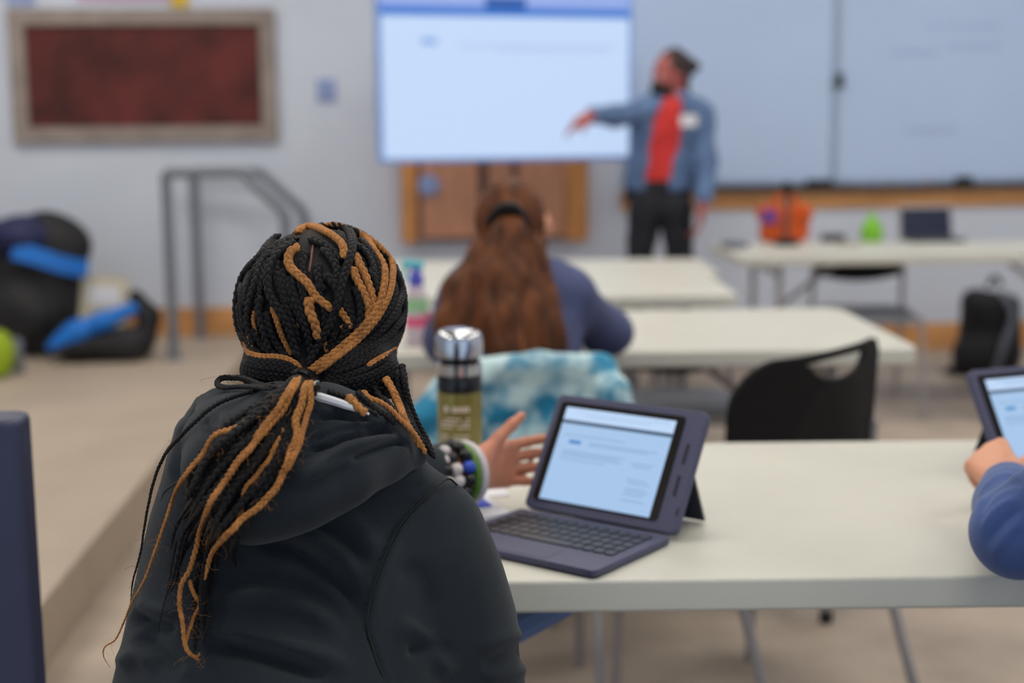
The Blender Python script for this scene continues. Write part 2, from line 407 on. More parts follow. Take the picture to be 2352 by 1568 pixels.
# ================================================================== the room
STAGE_Z = .17; TOP = .74
PL, PR = at_z(450, 768, STAGE_Z), at_z(2150, 800, 0)
WALL_RZ = math.atan2(PR.y - PL.y, PR.x - PL.x)
WE = Vector((math.cos(WALL_RZ), math.sin(WALL_RZ), 0)); WN = Vector((math.sin(WALL_RZ), -math.cos(WALL_RZ), 0))
def on_wall(u, v, off=0.):
    r = ray(u, v); return CAM_LOC + r * (((PL + WN * off - CAM_LOC).dot(WN)) / r.dot(WN))
def wall_box(s0, s1, z0, z1, t0, t1):
    c = PL + WE * (s0 + s1) / 2 + WN * (t0 + t1) / 2; c.z = (z0 + z1) / 2
    return c, (abs(s1 - s0), abs(t1 - t0), z1 - z0), Matrix.Rotation(WALL_RZ, 3, 'Z')
def along(P): return (P - PL).dot(WE)
CEIL = 3.3
struct('floor', MB().box((0, 3.5, -.05), (13, 14, .1)), M['floor'])
struct('ceiling', MB().box((0, 3.5, CEIL + .05), (13, 14, .1)), M['ceiling'])
sl, sr = -5.2, 6.4
struct('wall_back', MB().box(*wall_box(sl, sr, 0, CEIL, -.15, 0)), M['wall'])
SL, SR = PL + WE * sl, PL + WE * sr
struct('wall_left', MB().box((SL.x - .06, SL.y - 4.5, CEIL / 2), (.15, 9.1, CEIL)), M['wall'])
struct('wall_right', MB().box((SR.x + .06, SR.y - 5, CEIL / 2), (.15, 10.2, CEIL)), M['wall'])
e1, e2 = at_z(375.6, 1042, STAGE_Z), at_z(50, 1441, STAGE_Z); ed = (e2 - e1) / (e2.y - e1.y)
EX = lambda y: e1.x + ed.x * (y - e1.y)
yw = PL.y + math.tan(WALL_RZ) * (EX(7.6) - PL.x)
struct('floor_platform', MB().prism([(EX(-1.5), -1.5), (EX(yw), yw), (SL.x + .02, SL.y), (SL.x + .02, -1.5)], 0, STAGE_Z), M['stage'], .008)
sE = along(Vector((EX(yw), yw, 0)))
struct('baseboard_left', MB().box(*wall_box(sl, sE, STAGE_Z, STAGE_Z + .155, 0, .018)), M['wood'], .003)
struct('baseboard_right', MB().box(*wall_box(sE + .01, sr, 0, .155, 0, .018)), M['wood'], .003)
# ceiling lights; the row nearest the back wall is added to brighten it
for k, (x, y) in enumerate([(x, y) for y in (0.5, 2.6, 4.6, 6.4) for x in (-2.6, 0.2, 3.0)]):
    t = thing('ceiling_light', 'long white lamp panel mounted under the classroom ceiling', 'ceiling light', (x, y, CEIL), 0, 'ceiling lights of the classroom')
    f = MB(); f.box((0, .17, -.03), (1.26, .02, .06)); f.box((0, -.17, -.03), (1.26, .02, .06)); f.box((.62, 0, -.03), (.02, .32, .06)); f.box((-.62, 0, -.03), (.02, .32, .06))
    f.build('frame', M['lamp_frame'], t); MB().box((0, 0, -.03), (1.22, .32, .03)).build('diffuser', M['lamp'], t)

# ------------------------------------------------------------------ things on the back wall
def wall_thing(name, label, cat, s, z, off=0., group=None):
    p = PL + WE * s + WN * off; p.z = z; return thing(name, label, cat, p, WALL_RZ, group)
# framed board at the left
a, b = on_wall(14, 20, .03), on_wall(640, 322, .03); s0, s1 = along(a), along(b); z1, z0 = a.z, b.z - .005
W, H = s1 - s0, z1 - z0
t = wall_thing('notice_board', 'maroon board in a wide grey weathered frame on the left wall', 'board', (s0 + s1) / 2, (z0 + z1) / 2)
fw = .088; f = MB()
for c, sz in (((0, -.02, H / 2 - fw / 2), (W, .04, fw)), ((0, -.02, -H / 2 + fw / 2), (W, .04, fw)), ((-W / 2 + fw / 2, -.02, 0), (fw, .04, H - 2 * fw)), ((W / 2 - fw / 2, -.02, 0), (fw, .04, H - 2 * fw))): f.box(c, sz)
f.build('frame', M['frame_grey'], t, bevel=.004); MB().box((0, -.01, 0), (W - 2 * fw, .02, H - 2 * fw)).build('panel', M['maroon'], t)
# papers above the board
p = on_wall(412, -6, .01); t = tag(MB().box((0, -.002, 0), (.095, .004, .1)).build('paper_note', M['yellow']), 'yellow paper note stuck on the wall just above the maroon board', 'paper'); t.location = p; t.rotation_euler.z = WALL_RZ
for (u0, u1, k, lb) in ((180, 400, 'pink', 'pink paper strip on the wall left of the yellow note'), (15, 80, 'switch', 'lavender paper slip above the left end of the maroon board')):
    a, b = on_wall(u0, 6, .01), on_wall(u1, 6, .01); H2 = .2
    t = tag(MB().box((0, -.002, 0), ((b - a).length, .004, H2)).build('paper_strip', M[k]), lb, 'paper'); c = (a + b) / 2; t.location = (c.x, c.y, c.z + H2 / 2 + (.015 if k == 'pink' else -.01)); t.rotation_euler.z = WALL_RZ
# switch
p = on_wall(750, 208, 0); t = thing('light_switch', 'small pale blue switch plate on the wall left of the screen', 'switch', p, WALL_RZ)
MB().box((0, -.006, 0), (.105, .012, .125)).build('plate', M['switch'], t, bevel=.003); MB().box((0, -.015, 0), (.035, .008, .06)).build('rocker', M['switch'], t, bevel=.002)
# cupboard under the screen
a, b = on_wall(920, 372, .1), on_wall(1350, 552, .1); s0, s1 = along(a), along(b); z0 = b.z; z1 = 1.24; W, H = s1 - s0, z1 - z0
t = wall_thing('wall_cabinet', 'honey wood framed cabinet with brown panels below the lit screen', 'cabinet', (s0 + s1) / 2, z0)
MB().box((0, -.05, H / 2), (W - .02, .1, H - .02)).build('body', M['stile'], t)
f = MB(); pw = .085
f.box((-W / 2 + pw / 2, -.055, H / 2), (pw, .11, H)); f.box((W / 2 - pw / 2 - .02, -.055, H / 2), (pw + .04, .11, H)); f.box((0, -.055, H - .03), (W - .2, .11, .06))
f.build('frame', M['wood_v'], t, bevel=.004)
x0, x1 = -W / 2 + pw + .03, W / 2 - pw - .05; mid = x0 + (x1 - x0) * .43
for (xa, xb) in ((x0, mid - .03), (mid + .03, mid + .16), (mid + .2, x1)):
    d = MB().box(((xa + xb) / 2, -.108, H / 2 - .02), (xb - xa, .018, H - .1)).build('door', M['panel'], t, bevel=.003)
MB().box((mid, -.107, H / 2 - .02), (.05, .02, H - .1)).build('stile', M['stile'], t)
p = on_wall(985, 425, .13); q = tag(MB().lathe([(.055, 0), (.06, .004), (.06, .012), (.05, .016)], n=20).build('wall_clock', M['switch'], smooth=True), 'small round pale blue dial on the brown cabinet panel', 'dial')
q.location = p; q.rotation_euler = (math.pi / 2, 0, WALL_RZ); q.name = 'round_dial'
# ------------------------------------------------------------------ lit screen
a, b = at_y(872, 371, 6.95), at_y(1452, 371, 7.32); W = (b.xy - a.xy).length; rz = math.atan2(b.y - a.y, b.x - a.x); c = (a + b) / 2; H = .84
t = thing('display_screen', 'large lit display screen showing a pale blue page with a blue bar', 'screen', (c.x, c.y, c.z), rz)
MB().box((0, .03, H / 2), (W, .06, H)).build('housing', M['tv_bezel_halo'], t, bevel=.006)
bz = .022; MB().box((0, -.002, H / 2), (W - 2 * bz, .006, H - 2 * bz)).build('panel', M['tv_page'], t)
def tv(name, x0, x1, z0, z1, m, dy=-.006):
    MB().box(((x0 + x1) / 2 * W - W / 2, dy, (z0 + z1) / 2 * H), ((x1 - x0) * W, .003, (z1 - z0) * H)).build(name, M[m], t)
tv('tab_strip', .012, .988, .905, .97, 'tv_tab'); tv('tool_bar', .012, .988, .855, .908, 'tv_bar')
tv('menu_block', .41, .57, .895, .97, 'tv_dark', -.009); tv('heading_block', .165, .225, .69, .725, 'tv_text')
tv('text_line', .30, .93, .675, .69, 'tv_line'); tv('text_line', .46, .9, .655, .665, 'tv_line')
m_ = MB(); m_.box((0, .12, H * .5), (.5, .12, .4)); wallgap = (PL - Vector(t.location)).dot(-WN)
m_.box((0, .06 + wallgap / 2 - .06, H * .62), (.12, wallgap - .14, .12)); m_.build('wall_bracket', M['dark_alu'], t, bevel=.004)
# ------------------------------------------------------------------ whiteboard of two sliding panels
a = on_wall(1436, 430, .03); b = on_wall(1914, 425, .03); s0, sm = along(a), along(b); s1 = sm + 2.1; zb = b.z + .01; Hh = 1.45
for (sa, sb, off, lb) in ((s0, sm - .002, .0, 'left whiteboard panel behind the standing person in denim'), (sm + .004, s1, .0, 'right whiteboard panel with faint blue marker traces')):
    t = wall_thing('whiteboard', lb, 'whiteboard', (sa + sb) / 2, zb, off, 'whiteboard panels on the back wall'); W = sb - sa
    MB().box((0, -.015, Hh / 2), (W - .04, .03, Hh - .04)).build('writing_surface', M['whiteboard'], t)
    f = MB()
    for c, sz in (((-W / 2 + .007, -.018, Hh / 2), (.014, .036, Hh)), ((W / 2 - .007, -.018, Hh / 2), (.014, .036, Hh)), ((0, -.018, .007), (W, .036, .014)), ((0, -.018, Hh - .007), (W, .036, .014))): f.box(c, sz)
    f.build('frame', M['alu'], t, bevel=.003)
    if sb == s1:
        k_ = on_wall(1915, 185, .05); MB().box((-W / 2 + .008, -.056, k_.z - zb), (.045, .03, .085)).build('latch', M['dark_alu'], t, bevel=.006)
        mk = MB()
        for (u0, u1, v) in ((2050, 2160, 122), (2175, 2300, 108), (2080, 2200, 300), (2120, 2300, 60)):
            A, B = on_wall(u0, v, .031), on_wall(u1, v - 6, .031); xs = np.linspace(along(A), along(B), 26) - (sa + sb) / 2
            mk.tube([(x, -.0315, A.z - zb + .018 * math.sin(i * 2.1) + .006 * math.sin(i * .9)) for i, x in enumerate(xs)], .003, 5)
        mk.build('marker_traces', M['scribble'], t)
zt = on_wall(2000, 428, .08).z
t = wall_thing('marker_tray', 'dark grey marker tray running below both whiteboard panels', 'tray', (s0 + s1) / 2, zt - .012)
f = MB(); f.box((0, -.043, 0), (s1 - s0, .074, .012)); f.box((0, -.077, .012), (s1 - s0, .006, .02)); f.build('tray', M['dark_alu'], t, bevel=.002)
for (u, wd, hh, m, nm, lb) in ((1880, .15, .045, 'dark_alu', 'board_eraser', 'dark board eraser on the tray under the seam of the whiteboards'), (2212, .10, .05, 'black_plastic', 'board_eraser', 'black board eraser at the right on the marker tray')):
    s = along(on_wall(u, 420, .05)); p = PL + WE * s + WN * .062; p.z = zt + .0005
    e = thing(nm, lb, 'eraser', p, WALL_RZ); MB().box((0, 0, hh * .33), (wd, .045, hh * .6)).build('felt_pad', M['rubber'], e, bevel=.003); MB().box((0, 0, hh * .8), (wd * .96, .04, hh * .36)).build('grip', M[m], e, bevel=.006)
for i, (u, k, cn) in enumerate(((1985, 'paper_blue', 'blue'), (2030, 'bottle_black', 'black'), (2075, 'paper_blue', 'blue'), (2118, 'red_shirt', 'red'))):
    s = along(on_wall(u, 424, .05)); p = PL + WE * s + WN * .04; p.z = zt + .003
    e = thing('marker_pen', '%s marker pen lying on the tray, %s of four right of the seam' % (cn, ('first', 'second', 'third', 'fourth')[i]), 'marker', p, WALL_RZ, 'marker pens on the tray')
    MB().tube([(-.05, 0, 0), (.03, 0, 0)], .009, 10).build('barrel', M['band_white'], e, True); MB().tube([(.03, 0, 0), (.07, 0, 0)], .0095, 10).build('cap', M[k], e, True)
a, b = on_wall(1500, 436, .02), on_wall(1700, 468, .02)
struct('trim_board_rail', MB().box(*wall_box(s0 - .02, s1, zt - .125, zt - .02, 0, .022)), M['wood'], .003)

# ------------------------------------------------------------------ handrails and the post
for k, (ub, vb, ut, dd, lb) in enumerate(((400, 825, 375, 0., 'grey steel handrail nearer the room, beside the platform edge'), (465, 772, 440, 0., 'grey steel handrail farther back, close against the wall'))):
    p0 = at_z(ub, vb, STAGE_Z); y = p0.y
    if k: y = min(y, PL.y - .12)
    P = lambda u, v: at_y(u, v, y)
    zt_ = P(380, 397).z if k == 0 else P(440, 397).z
    t = thing('handrail', lb, 'handrail', (p0.x, y, STAGE_Z), 0, 'two parallel handrails by the platform step')
    q = lambda x, z: (x - p0.x, 0, z - STAGE_Z)
    xa = P(382, 397).x if k == 0 else p0.x - .01
    MB().tube([q(p0.x, STAGE_Z), q(p0.x, zt_)], .027, 12).build('post', M['steel'], t, True)
    MB().lathe([(.05, 0), (.05, .008), (.03, .012)], (0, 0, 0), 20).build('base_plate', M['steel'], t, True)
    xk = P(560 + 45 * k, 395).x; xe = P(655 + 45 * k, 490).x; ze = P(655 + 45 * k, 490).z
    MB().tube([q(p0.x - .005, zt_), q(xk - .03, zt_), q(xk, zt_ - .01), q(xe - .015, ze + .02), q(xe, ze - .02), q(xe, 0.0)], .027, 12).build('rail', M['steel'], t, True)
p = pp(-4, 1100, 1.1); zt_ = pp(0, 949, 1.1).z
t = thing('metal_post', 'blue grey upright metal post at the left edge close to the camera', 'post', (p.x, p.y, 0), .1)
MB().prism(rrect(.048, .048, .012), 0, zt_).build('upright', M['post'], t, bevel=.006); MB().prism(rrect(.13, .13, .02), 0, .01).build('base_plate', M['post'], t, bevel=.002)

# ------------------------------------------------------------------ folding tables
def folding_table(label, x0, x1, y0, y1, rz=0., th=.042, brace=True, z=TOP):
    W, D = x1 - x0, y1 - y0
    t = thing('folding_table', label, 'table', ((x0 + x1) / 2, (y0 + y1) / 2, 0), rz)
    MB().prism(rrect(W, D, .055, 8), z - th, z).build('tabletop', M['tabletop'], t, bevel=.006, seg=3)
    for sx in (-1, 1):
        X = sx * (W / 2 - .2)
        for sy in (-1, 1):
            Y = sy * (D / 2 - .09)
            lg = MB().tube([(X, Y, z - th - .002), (X, Y, .025)], .0135, 10).build('leg', M['tube'], t, True)
            MB().lathe([(.017, 0), (.018, .03), (.015, .034)], (X, Y, 0), 12).build('foot_cap', M['rubber'], lg, True)
        MB().tube([(X, -D / 2 + .09, .14), (X, D / 2 - .09, .14)], .011, 8).build('cross_bar', M['tube'], t, True); MB().tube([(X, -D / 2 + .09, z - th - .05), (X, D / 2 - .09, z - th - .05)], .011, 8).build('cross_bar', M['tube'], t, True)
        if brace: MB().tube([(X, 0, .42), (X - sx * .36, 0, z - th - .004)], .012, 8).build('brace', M['tube'], t, True)
        if brace: MB().tube([(X, -D / 2 + .09, .42), (X, D / 2 - .09, .42)], .009, 8).build('spreader', M['tube'], t, True)
    return t
n1 = at_z(1700, 1327, TOP); f1 = at_z(1960, 1012, TOP)
T1 = folding_table('white folding table nearest the camera, holding the open tablet', -.40, 1.45, n1.y, f1.y, .008)
by = n1.y + .22; MB().tube([at_y(1120, 1478, by) - T1.location, at_y(1300, 1380, by) - T1.location], .020, 8).build('blue_brace', M['brace_blue'], T1, True)
r2 = at_z(2122, 800, TOP); f2 = at_z(1800, 708, TOP); n2 = at_z(1600, 806, TOP)
T2 = folding_table('white folding table in the second row, in front of the long haired student', r2.x - 1.56, r2.x - .01, n2.y, f2.y, .01)
n3 = at_z(1500, 679, TOP); r3 = at_z(1716, 690, TOP)
T3 = folding_table('white folding table in the third row with a black chair under it', r3.x - 1.5, r3.x, n3.y, n3.y + .74, brace=False)
T3b = folding_table('white folding table directly behind the third row table', r3.x - 1.42, r3.x + .05, n3.y + .755, n3.y + 1.40)
n4 = at_z(1700, 588, TOP)
T4 = folding_table('white folding table near the whiteboard, carrying the orange tote bag', n4.x - .02, n4.x + 1.85, n4.y, n4.y + .76, .03)

# ------------------------------------------------------------------ chairs
def plate(pts_fn, nu, nv, th):
    """curved plate: pts_fn(a,b) -> centre point, a,b in [-1,1]; th thickness along y"""
    V = []; F = []
    for s in (-.5, .5):
        for j in range(nv + 1):
            for i in range(nu + 1):
                p = pts_fn(-1 + 2 * i / nu, -1 + 2 * j / nv); V.append((p[0] , p[1] + s * th, p[2]))
    n = (nu + 1) * (nv + 1); g = lambda i, j, s: s * n + j * (nu + 1) + i
    for j in range(nv):
        for i in range(nu):
            F.append((g(i, j, 0), g(i + 1, j, 0), g(i + 1, j + 1, 0), g(i, j + 1, 0))); F.append((g(i, j, 1), g(i, j + 1, 1), g(i + 1, j + 1, 1), g(i + 1, j, 1)))
    for j in range(nv): F.append((g(0, j, 0), g(0, j + 1, 0), g(0, j + 1, 1), g(0, j, 1))); F.append((g(nu, j, 0), g(nu, j, 1), g(nu, j + 1, 1), g(nu, j + 1, 0)))
    for i in range(nu): F.append((g(i, 0, 0), g(i, 0, 1), g(i + 1, 0, 1), g(i + 1, 0, 0))); F.append((g(i, nv, 0), g(i + 1, nv, 0), g(i + 1, nv, 1), g(i, nv, 1)))
    return MB().add(V, F)
def tall_chair(label, loc, rz, wid=.42, top=.84):
    """front of the seat towards +y, back panel at -y; hand hole near the top edge"""
    t = thing('stacking_chair', label, 'chair', loc, rz)
    poly = rrect(wid, .03, .012, 4)
    outline = []; hw = wid / 2; z0, z1 = .40, top
    pr = [(-hw, z0), (hw, z0), (hw + .004, z1 - .03), (hw - .012, z1 - .004), (hw - .03, z1)]
    for i in range(9):
        a = i / 8; pr.append((hw - .06 - a * (wid - .2), z1 - .004 - .012 * a))
    for i in range(1, 9):
        a = math.radians(90 * i / 8); pr.append((-hw + .10 - .11 * math.sin(a), z1 - .016 - .11 + .11 * math.cos(a)))
    hole = [(-.085 + .04, z1 - .034), (.085 + .055, z1 - .022)] + [(.055 + .085 * math.cos(math.radians(x)) - .004, z1 - .03 - .042 * math.sin(math.radians(x))) for x in range(12, 180, 14)]
    import bmesh
    bm = bmesh.new()
    def loop(pp_): 
        vs = [bm.verts.new((x, -.19 + .035 * (abs(x) / hw) ** 2 - .0 - .06 * (z - .4), z)) for x, z in pp_]
        return [bm.edges.new((vs[i], vs[(i + 1) % len(vs)])) for i in range(len(vs))]
    e = loop(pr) + loop(hole)
    bmesh.ops.triangle_fill(bm, use_beauty=True, use_dissolve=False, edges=e)
    g = bmesh.ops.extrude_face_region(bm, geom=bm.faces[:]); bmesh.ops.translate(bm, vec=(0, .014, 0), verts=[v for v in g['geom'] if isinstance(v, bmesh.types.BMVert)])
    bmesh.ops.recalc_face_normals(bm, faces=bm.faces[:]); me = bpy.data.meshes.new('backrest'); bm.to_mesh(me); bm.free()
    o = link('backrest', me, M['black_plastic'], t, smooth=False); 
    bv = o.modifiers.new('bevel', 'BEVEL'); bv.width = .004; bv.segments = 2; bv.limit_method = 'ANGLE'
    MB().prism(rrect(wid - .02, .42, .06, 6, (0, .03)), .435, .455).build('seat', M['black_plastic'], t, bevel=.008)
    for sx in (-1, 1):
        X = sx * (wid / 2 + .004)
        MB().tube([(X, -.34, 0.0), (X, -.17, .44), (X, -.155, .47), (X, -.168, .66)], .0115, 10).build('back_leg', M['tube'], t, True)
        MB().tube([(X, .20, 0.0), (X, .18, .43), (X, .1, .44), (X, -.16, .445)], .0115, 10).build('front_leg', M['tube'], t, True)
    MB().tube([(-wid / 2, .19, .425), (wid / 2, .19, .425)], .01, 8).build('stretcher', M['tube'], t, True)
    return t
def low_chair(label, loc, rz, top=.70, bot=.60, wid=.46):
    t = thing('low_back_chair', label, 'chair', loc, rz)
    def bk(a, b):
        zlow = bot + .035 * a * a; return (a * wid / 2, -.2 + .03 * a * a, zlow + (top - zlow) * (b + 1) / 2)
    plate(bk, 16, 5, .016).build('backrest', M['black_plastic'], t, bevel=.003)
    def st(a, b): return (a * wid / 2, 0, 0)
    MB().prism(rrect(wid - .02, .42, .07, 6, (0, .03)), .44, .46).build('seat', M['steel'], t, bevel=.008)
    for sx in (-1, 1):
        X = sx * (wid / 2 + .012)
        MB().tube([(X, -.26, 0), (X, -.19, .44), (X, -.178, top)], .011, 10).build('back_leg', M['tube'], t, True)
        MB().tube([(X, .26, 0), (X, .19, .43), (X, -.19, .45)], .011, 10).build('front_leg', M['tube'], t, True)
    MB().tube([(-wid / 2, .2, .42), (wid / 2, .2, .42)], .01, 8).build('stretcher', M['tube'], t, True)
    return t
cl, cr = pp(1712, 800, 2.72), pp(2036, 790, 2.95); rz = math.atan2(cr.y - cl.y, cr.x - cl.x); c = (cl + cr) / 2
off = Matrix.Rotation(rz, 3, 'Z') @ Vector((0, -.2, 0))
tall_chair('black plastic chair with a hand hole, between the first two tables', (c.x - off.x, c.y - off.y, 0), rz, (cr.xy - cl.xy).length, .845)
c = pp(1222, 820, 2.86)
CH2 = (c.x - .065, c.y + .19, 0)
tall_chair('black chair under the teal jacket, where the long haired student sits', CH2, .04, .37, .80)
c = at_y(1568, 860, 4.25); low_chair('black low back chair tucked under the second row table', (c.x, 4.28, 0), math.pi, .69, .50, .34)
c = at_y(1560, 700, 5.2); low_chair('black low back chair tucked under the third row table', (c.x - .37, 5.08, 0), math.pi, .685, .56, .34)
c = at_y(1966, 620, 6.62); low_chair('black low back chair under the table near the whiteboard', (c.x, 6.42, 0), math.pi - .03, .69, .572, .40)
# ================================================================== the braided student (nearest)
def Q(u, v, d): return tuple(pp(u, v, d))
S1 = thing('person', 'person with black and caramel braids in a black hoodie, leaning over the nearest table', 'person', (-.22, 1.32, 0))
HC = pp(737, 708, 1.515)                                    # middle of the head
LOOK = Vector((.34, .94, .0))
Fb = Field((-.55, 1.0, .38), (.12, 2.26, 1.24), .0034)
L1 = add_head(Fb, HC + LOOK.normalized() * .012 + Vector((0, 0, -.026)), LOOK, .85)
Fb.cone(HC + Vector((-.005, -.01, -.08)), pp(705, 985, 1.47), .052, .06, .03)
sh_l, el_l, wr_l = pp(562, 1020, 1.51), pp(640, 1140, 1.76), pp(1064, 1080, 1.955)
sh_r, el_r = pp(985, 1222, 1.47), pp(1070, 1590, 1.5)
lap = Vector((-.19, 1.56, .63))
Fb.chain([(sh_l, .034), (el_l, .036), (wr_l, .024)], .02)
HD = Vector((.66, .75, -.03)); HN = Vector((.75, -.66, .0)); HT = Vector((-.03, -.02, 1))
hand_w = wr_l + HD.normalized() * .018 + Vector((0, 0, -.006))
add_hand(Fb, hand_w, HD, HN, HT, .90, [(.10, .15, .12), (.16, .2, .15), (.25, .3, .2), (.42, .5, .35)], .03, (.80, .62, .1), (.12, .1))
Fb.chain([(wr_l, .024), (hand_w, .022)], .02)
Fb.chain([(sh_r, .034), (el_r, .04), (lap, .028)], .02)
add_hand(Fb, lap, (-.8, .5, -.1), (0, .1, -1), (.5, .8, 0), .93, [(.2, .3, .2)] * 4)
TORSO = [(.99, -.24, 1.475, .09, .07), (.945, -.235, 1.47, .130, .105), (.884, -.235, 1.445, .148, .118), (.796, -.235, 1.41, .166, .122), (.722, -.24, 1.37, .172, .128), (.60, -.24, 1.31, .18, .135), (.44, -.24, 1.25, .185, .15)]
Fb.column([(z, x, y, a - .03, b - .025) for z, x, y, a, b in TORSO], .03)
Fb.cone(sh_l.lerp(sh_r, .15), sh_r.lerp(sh_l, .2), .03, .03, .03)
me = Fb.mesh('body'); paint(me, face_spots(L1, .85))
link('body', me, SK('skin'), S1, world=True); del Fb
# folds: rows (pixel path on the cloth, width, depth); each stroke is pressed into or raised from the cloth
def catmull(P, n=8):
    P = np.array(P, float); P = np.vstack([2 * P[0] - P[1], P, 2 * P[-1] - P[-2]]); out = []
    for i in range(1, len(P) - 2):
        for t in np.linspace(0, 1, n, endpoint=False):
            out.append(.5 * (2 * P[i] + (P[i + 1] - P[i - 1]) * t + (2 * P[i - 1] - 5 * P[i] + 4 * P[i + 1] - P[i + 2]) * t * t + (3 * P[i] - P[i - 1] - 3 * P[i + 1] + P[i + 2]) * t ** 3))
    out.append(P[-2]); return np.array(out)
def folds(V, N, strokes):
    u, v, d = project(V); C = np.array(CAM_LOC); face = ((C - V) * N).sum(1) > 0; D = np.zeros(len(V))
    for path, wd, amp in strokes:
        P = catmull(path, 10); lo, hi = P.min(0) - 4 * wd, P.max(0) + 4 * wd
        I = np.where(face & (u > lo[0]) & (u < hi[0]) & (v > lo[1]) & (v < hi[1]))[0]
        if not len(I): continue
        q = np.stack([u[I], v[I]], 1); best = np.full(len(I), 1e9); tt = np.zeros(len(I))
        for k in range(len(P) - 1):
            a, b = P[k], P[k + 1]; ab = b - a; t = np.clip(((q - a) @ ab) / (ab @ ab + 1e-9), 0, 1)
            ds = np.linalg.norm(q - a - t[:, None] * ab, axis=1); m = ds < best; best[m] = ds[m]; tt[m] = (k + t[m]) / (len(P) - 1)
        taper = np.clip(np.minimum(tt, 1 - tt) * 5, 0, 1) ** .7
        D[I] += amp * np.exp(-(best / wd) ** 2) * taper
    return V + N * D[:, None]
c2 = lambda pts: [(200 + x / 2.042, 800 + y / 2.042) for x, y in pts]
c8 = lambda pts: [(640 + x / 3.92, 800 + y / 3.92) for x, y in pts]
BACK = [(c2([(1700, 600), (1600, 680), (1480, 800), (1400, 950), (1340, 1120), (1310, 1290), (1360, 1450), (1400, 1568)]), 4, -.0035),
        (c2([(1690, 620), (1610, 700), (1500, 820), (1420, 970), (1360, 1130), (1330, 1300)]), 14, .003),
        (c2([(780, 870), (950, 930), (1100, 1020), (1230, 1140), (1320, 1290)]), 22, -.009), (c2([(830, 820), (1000, 880), (1150, 960), (1280, 1080)]), 22, .007),
        (c2([(1000, 700), (1150, 760), (1280, 860), (1370, 980)]), 26, .005), (c2([(950, 770), (1120, 840), (1250, 930), (1330, 1030)]), 16, -.004),
        (c2([(640, 1120), (800, 1080), (960, 1110), (1120, 1190), (1280, 1330)]), 24, -.006), (c2([(660, 1190), (850, 1170), (1020, 1210), (1180, 1300)]), 24, .006),
        (c2([(560, 1380), (750, 1420), (950, 1480), (1150, 1540)]), 24, -.010), (c2([(560, 1320), (780, 1350), (1000, 1420), (1250, 1500)]), 24, .007),
        (c2([(210, 1240), (300, 1290), (420, 1310)]), 18, -.006), (c2([(230, 1200), (330, 1230), (430, 1250)]), 16, .005),
        (c2([(240, 1330), (330, 1420), (450, 1520)]), 22, -.006), (c2([(150, 1500), (230, 1440), (330, 1480)]), 20, .005),
        (c2([(1000, 640), (1200, 620), (1400, 600), (1560, 590)]), 20, .003), (c2([(1480, 1000), (1560, 1100), (1620, 1250)]), 26, -.004),
        (c2([(1500, 1420), (1600, 1400), (1720, 1430)]), 20, -.005), (c2([(1440, 1300), (1540, 1330), (1640, 1420), (1700, 1540)]), 22, .005),
        ([(1110, 1530), (1160, 1505), (1215, 1490)], 14, -.002), ([(1100, 1490), (1155, 1468), (1210, 1450)], 14, .002), ([(1110, 1562), (1170, 1545), (1225, 1530)], 14, .0025),
        (c2([(560, 180), (520, 330), (500, 480), (540, 600)]), 12, -.006), (c2([(620, 230), (590, 330), (560, 420)]), 12, .006), (c2([(470, 330), (440, 480), (400, 640)]), 16, .004)]
def weave(V, N):
    V = folds(V, N, [(a, b, c * 1.9) for a, b, c in BACK]); x, y, z = V.T
    return V + N * (.0016 * np.sin(31 * x + 22 * z + 3 * np.sin(11 * z)) * np.sin(17 * z - 9 * x + 1))[:, None]
Fh = Field((-.58, .98, .36), (.16, 2.12, 1.12), .0042)
Fh.column(TORSO, .03)
Fh.chain([(pp(650, 985, 1.47), .045), (sh_l, .062)], .03)
Fh.chain([(pp(760, 1010, 1.46), .046), (pp(880, 1125, 1.46), .040), (sh_r, .050), (pp(1005, 1330, 1.47), .063), (pp(1032, 1450, 1.475), .065), (el_r, .058)], .03)
Fh.chain([(el_r, .056), (lap + Vector((.03, -.02, 0)), .043)], .03)
Fh.chain([(sh_l, .052), (el_l, .050), (pp(950, 1082, 1.90), .036), (pp(982, 1082, 1.915), .033)], .03)
me = Fh.mesh('hoodie', weave); HOOD_V = None
hoodie = link('hoodie', me, M['hoodie'], S1, world=True); del Fh
# hood lying on the shoulders
HOODF = [
         (c8([(100, 1160), (280, 1110), (420, 1020), (560, 930), (700, 880), (900, 815), (1080, 745)]), 10, .006),
         (c8([(170, 905), (330, 880), (470, 860), (600, 800), (760, 765), (950, 745), (1080, 765)]), 6, -.008),
         (c8([(230, 860), (400, 780), (560, 720), (800, 690), (1040, 735)]), 6, -.006), (c8([(300, 800), (460, 740), (640, 690), (880, 665), (1020, 690)]), 6, .005),
         (c8([(300, 630), (500, 600), (700, 620), (900, 640)]), 6, -.006), (c8([(320, 560), (520, 570), (720, 590), (900, 620)]), 6, .004),
         (c8([(640, 1010), (800, 930), (980, 870), (1100, 845), (1200, 880)]), 5, -.006), (c8([(80, 1260), (300, 1150), (520, 1050), (700, 985)]), 7, .004),
         (c8([(60, 1000), (250, 960), (430, 900)]), 8, -.004), ([(470, 960), (500, 1040), (560, 1120)], 8, -.005), ([(510, 940), (540, 1020), (600, 1090)], 8, .004)]
Fo = Field((-.46, 1.15, .82), (-.02, 1.62, 1.13), .0032)
Fo.chain([(pp(945, 1040, 1.43), .017), (pp(870, 1045, 1.39), .024), (pp(780, 1082, 1.345), .030), (pp(680, 1120, 1.325), .034), (pp(580, 1150, 1.32), .034), (pp(510, 1080, 1.345), .030), (pp(490, 1010, 1.40), .024), (pp(500, 950, 1.46), .02)], .03)
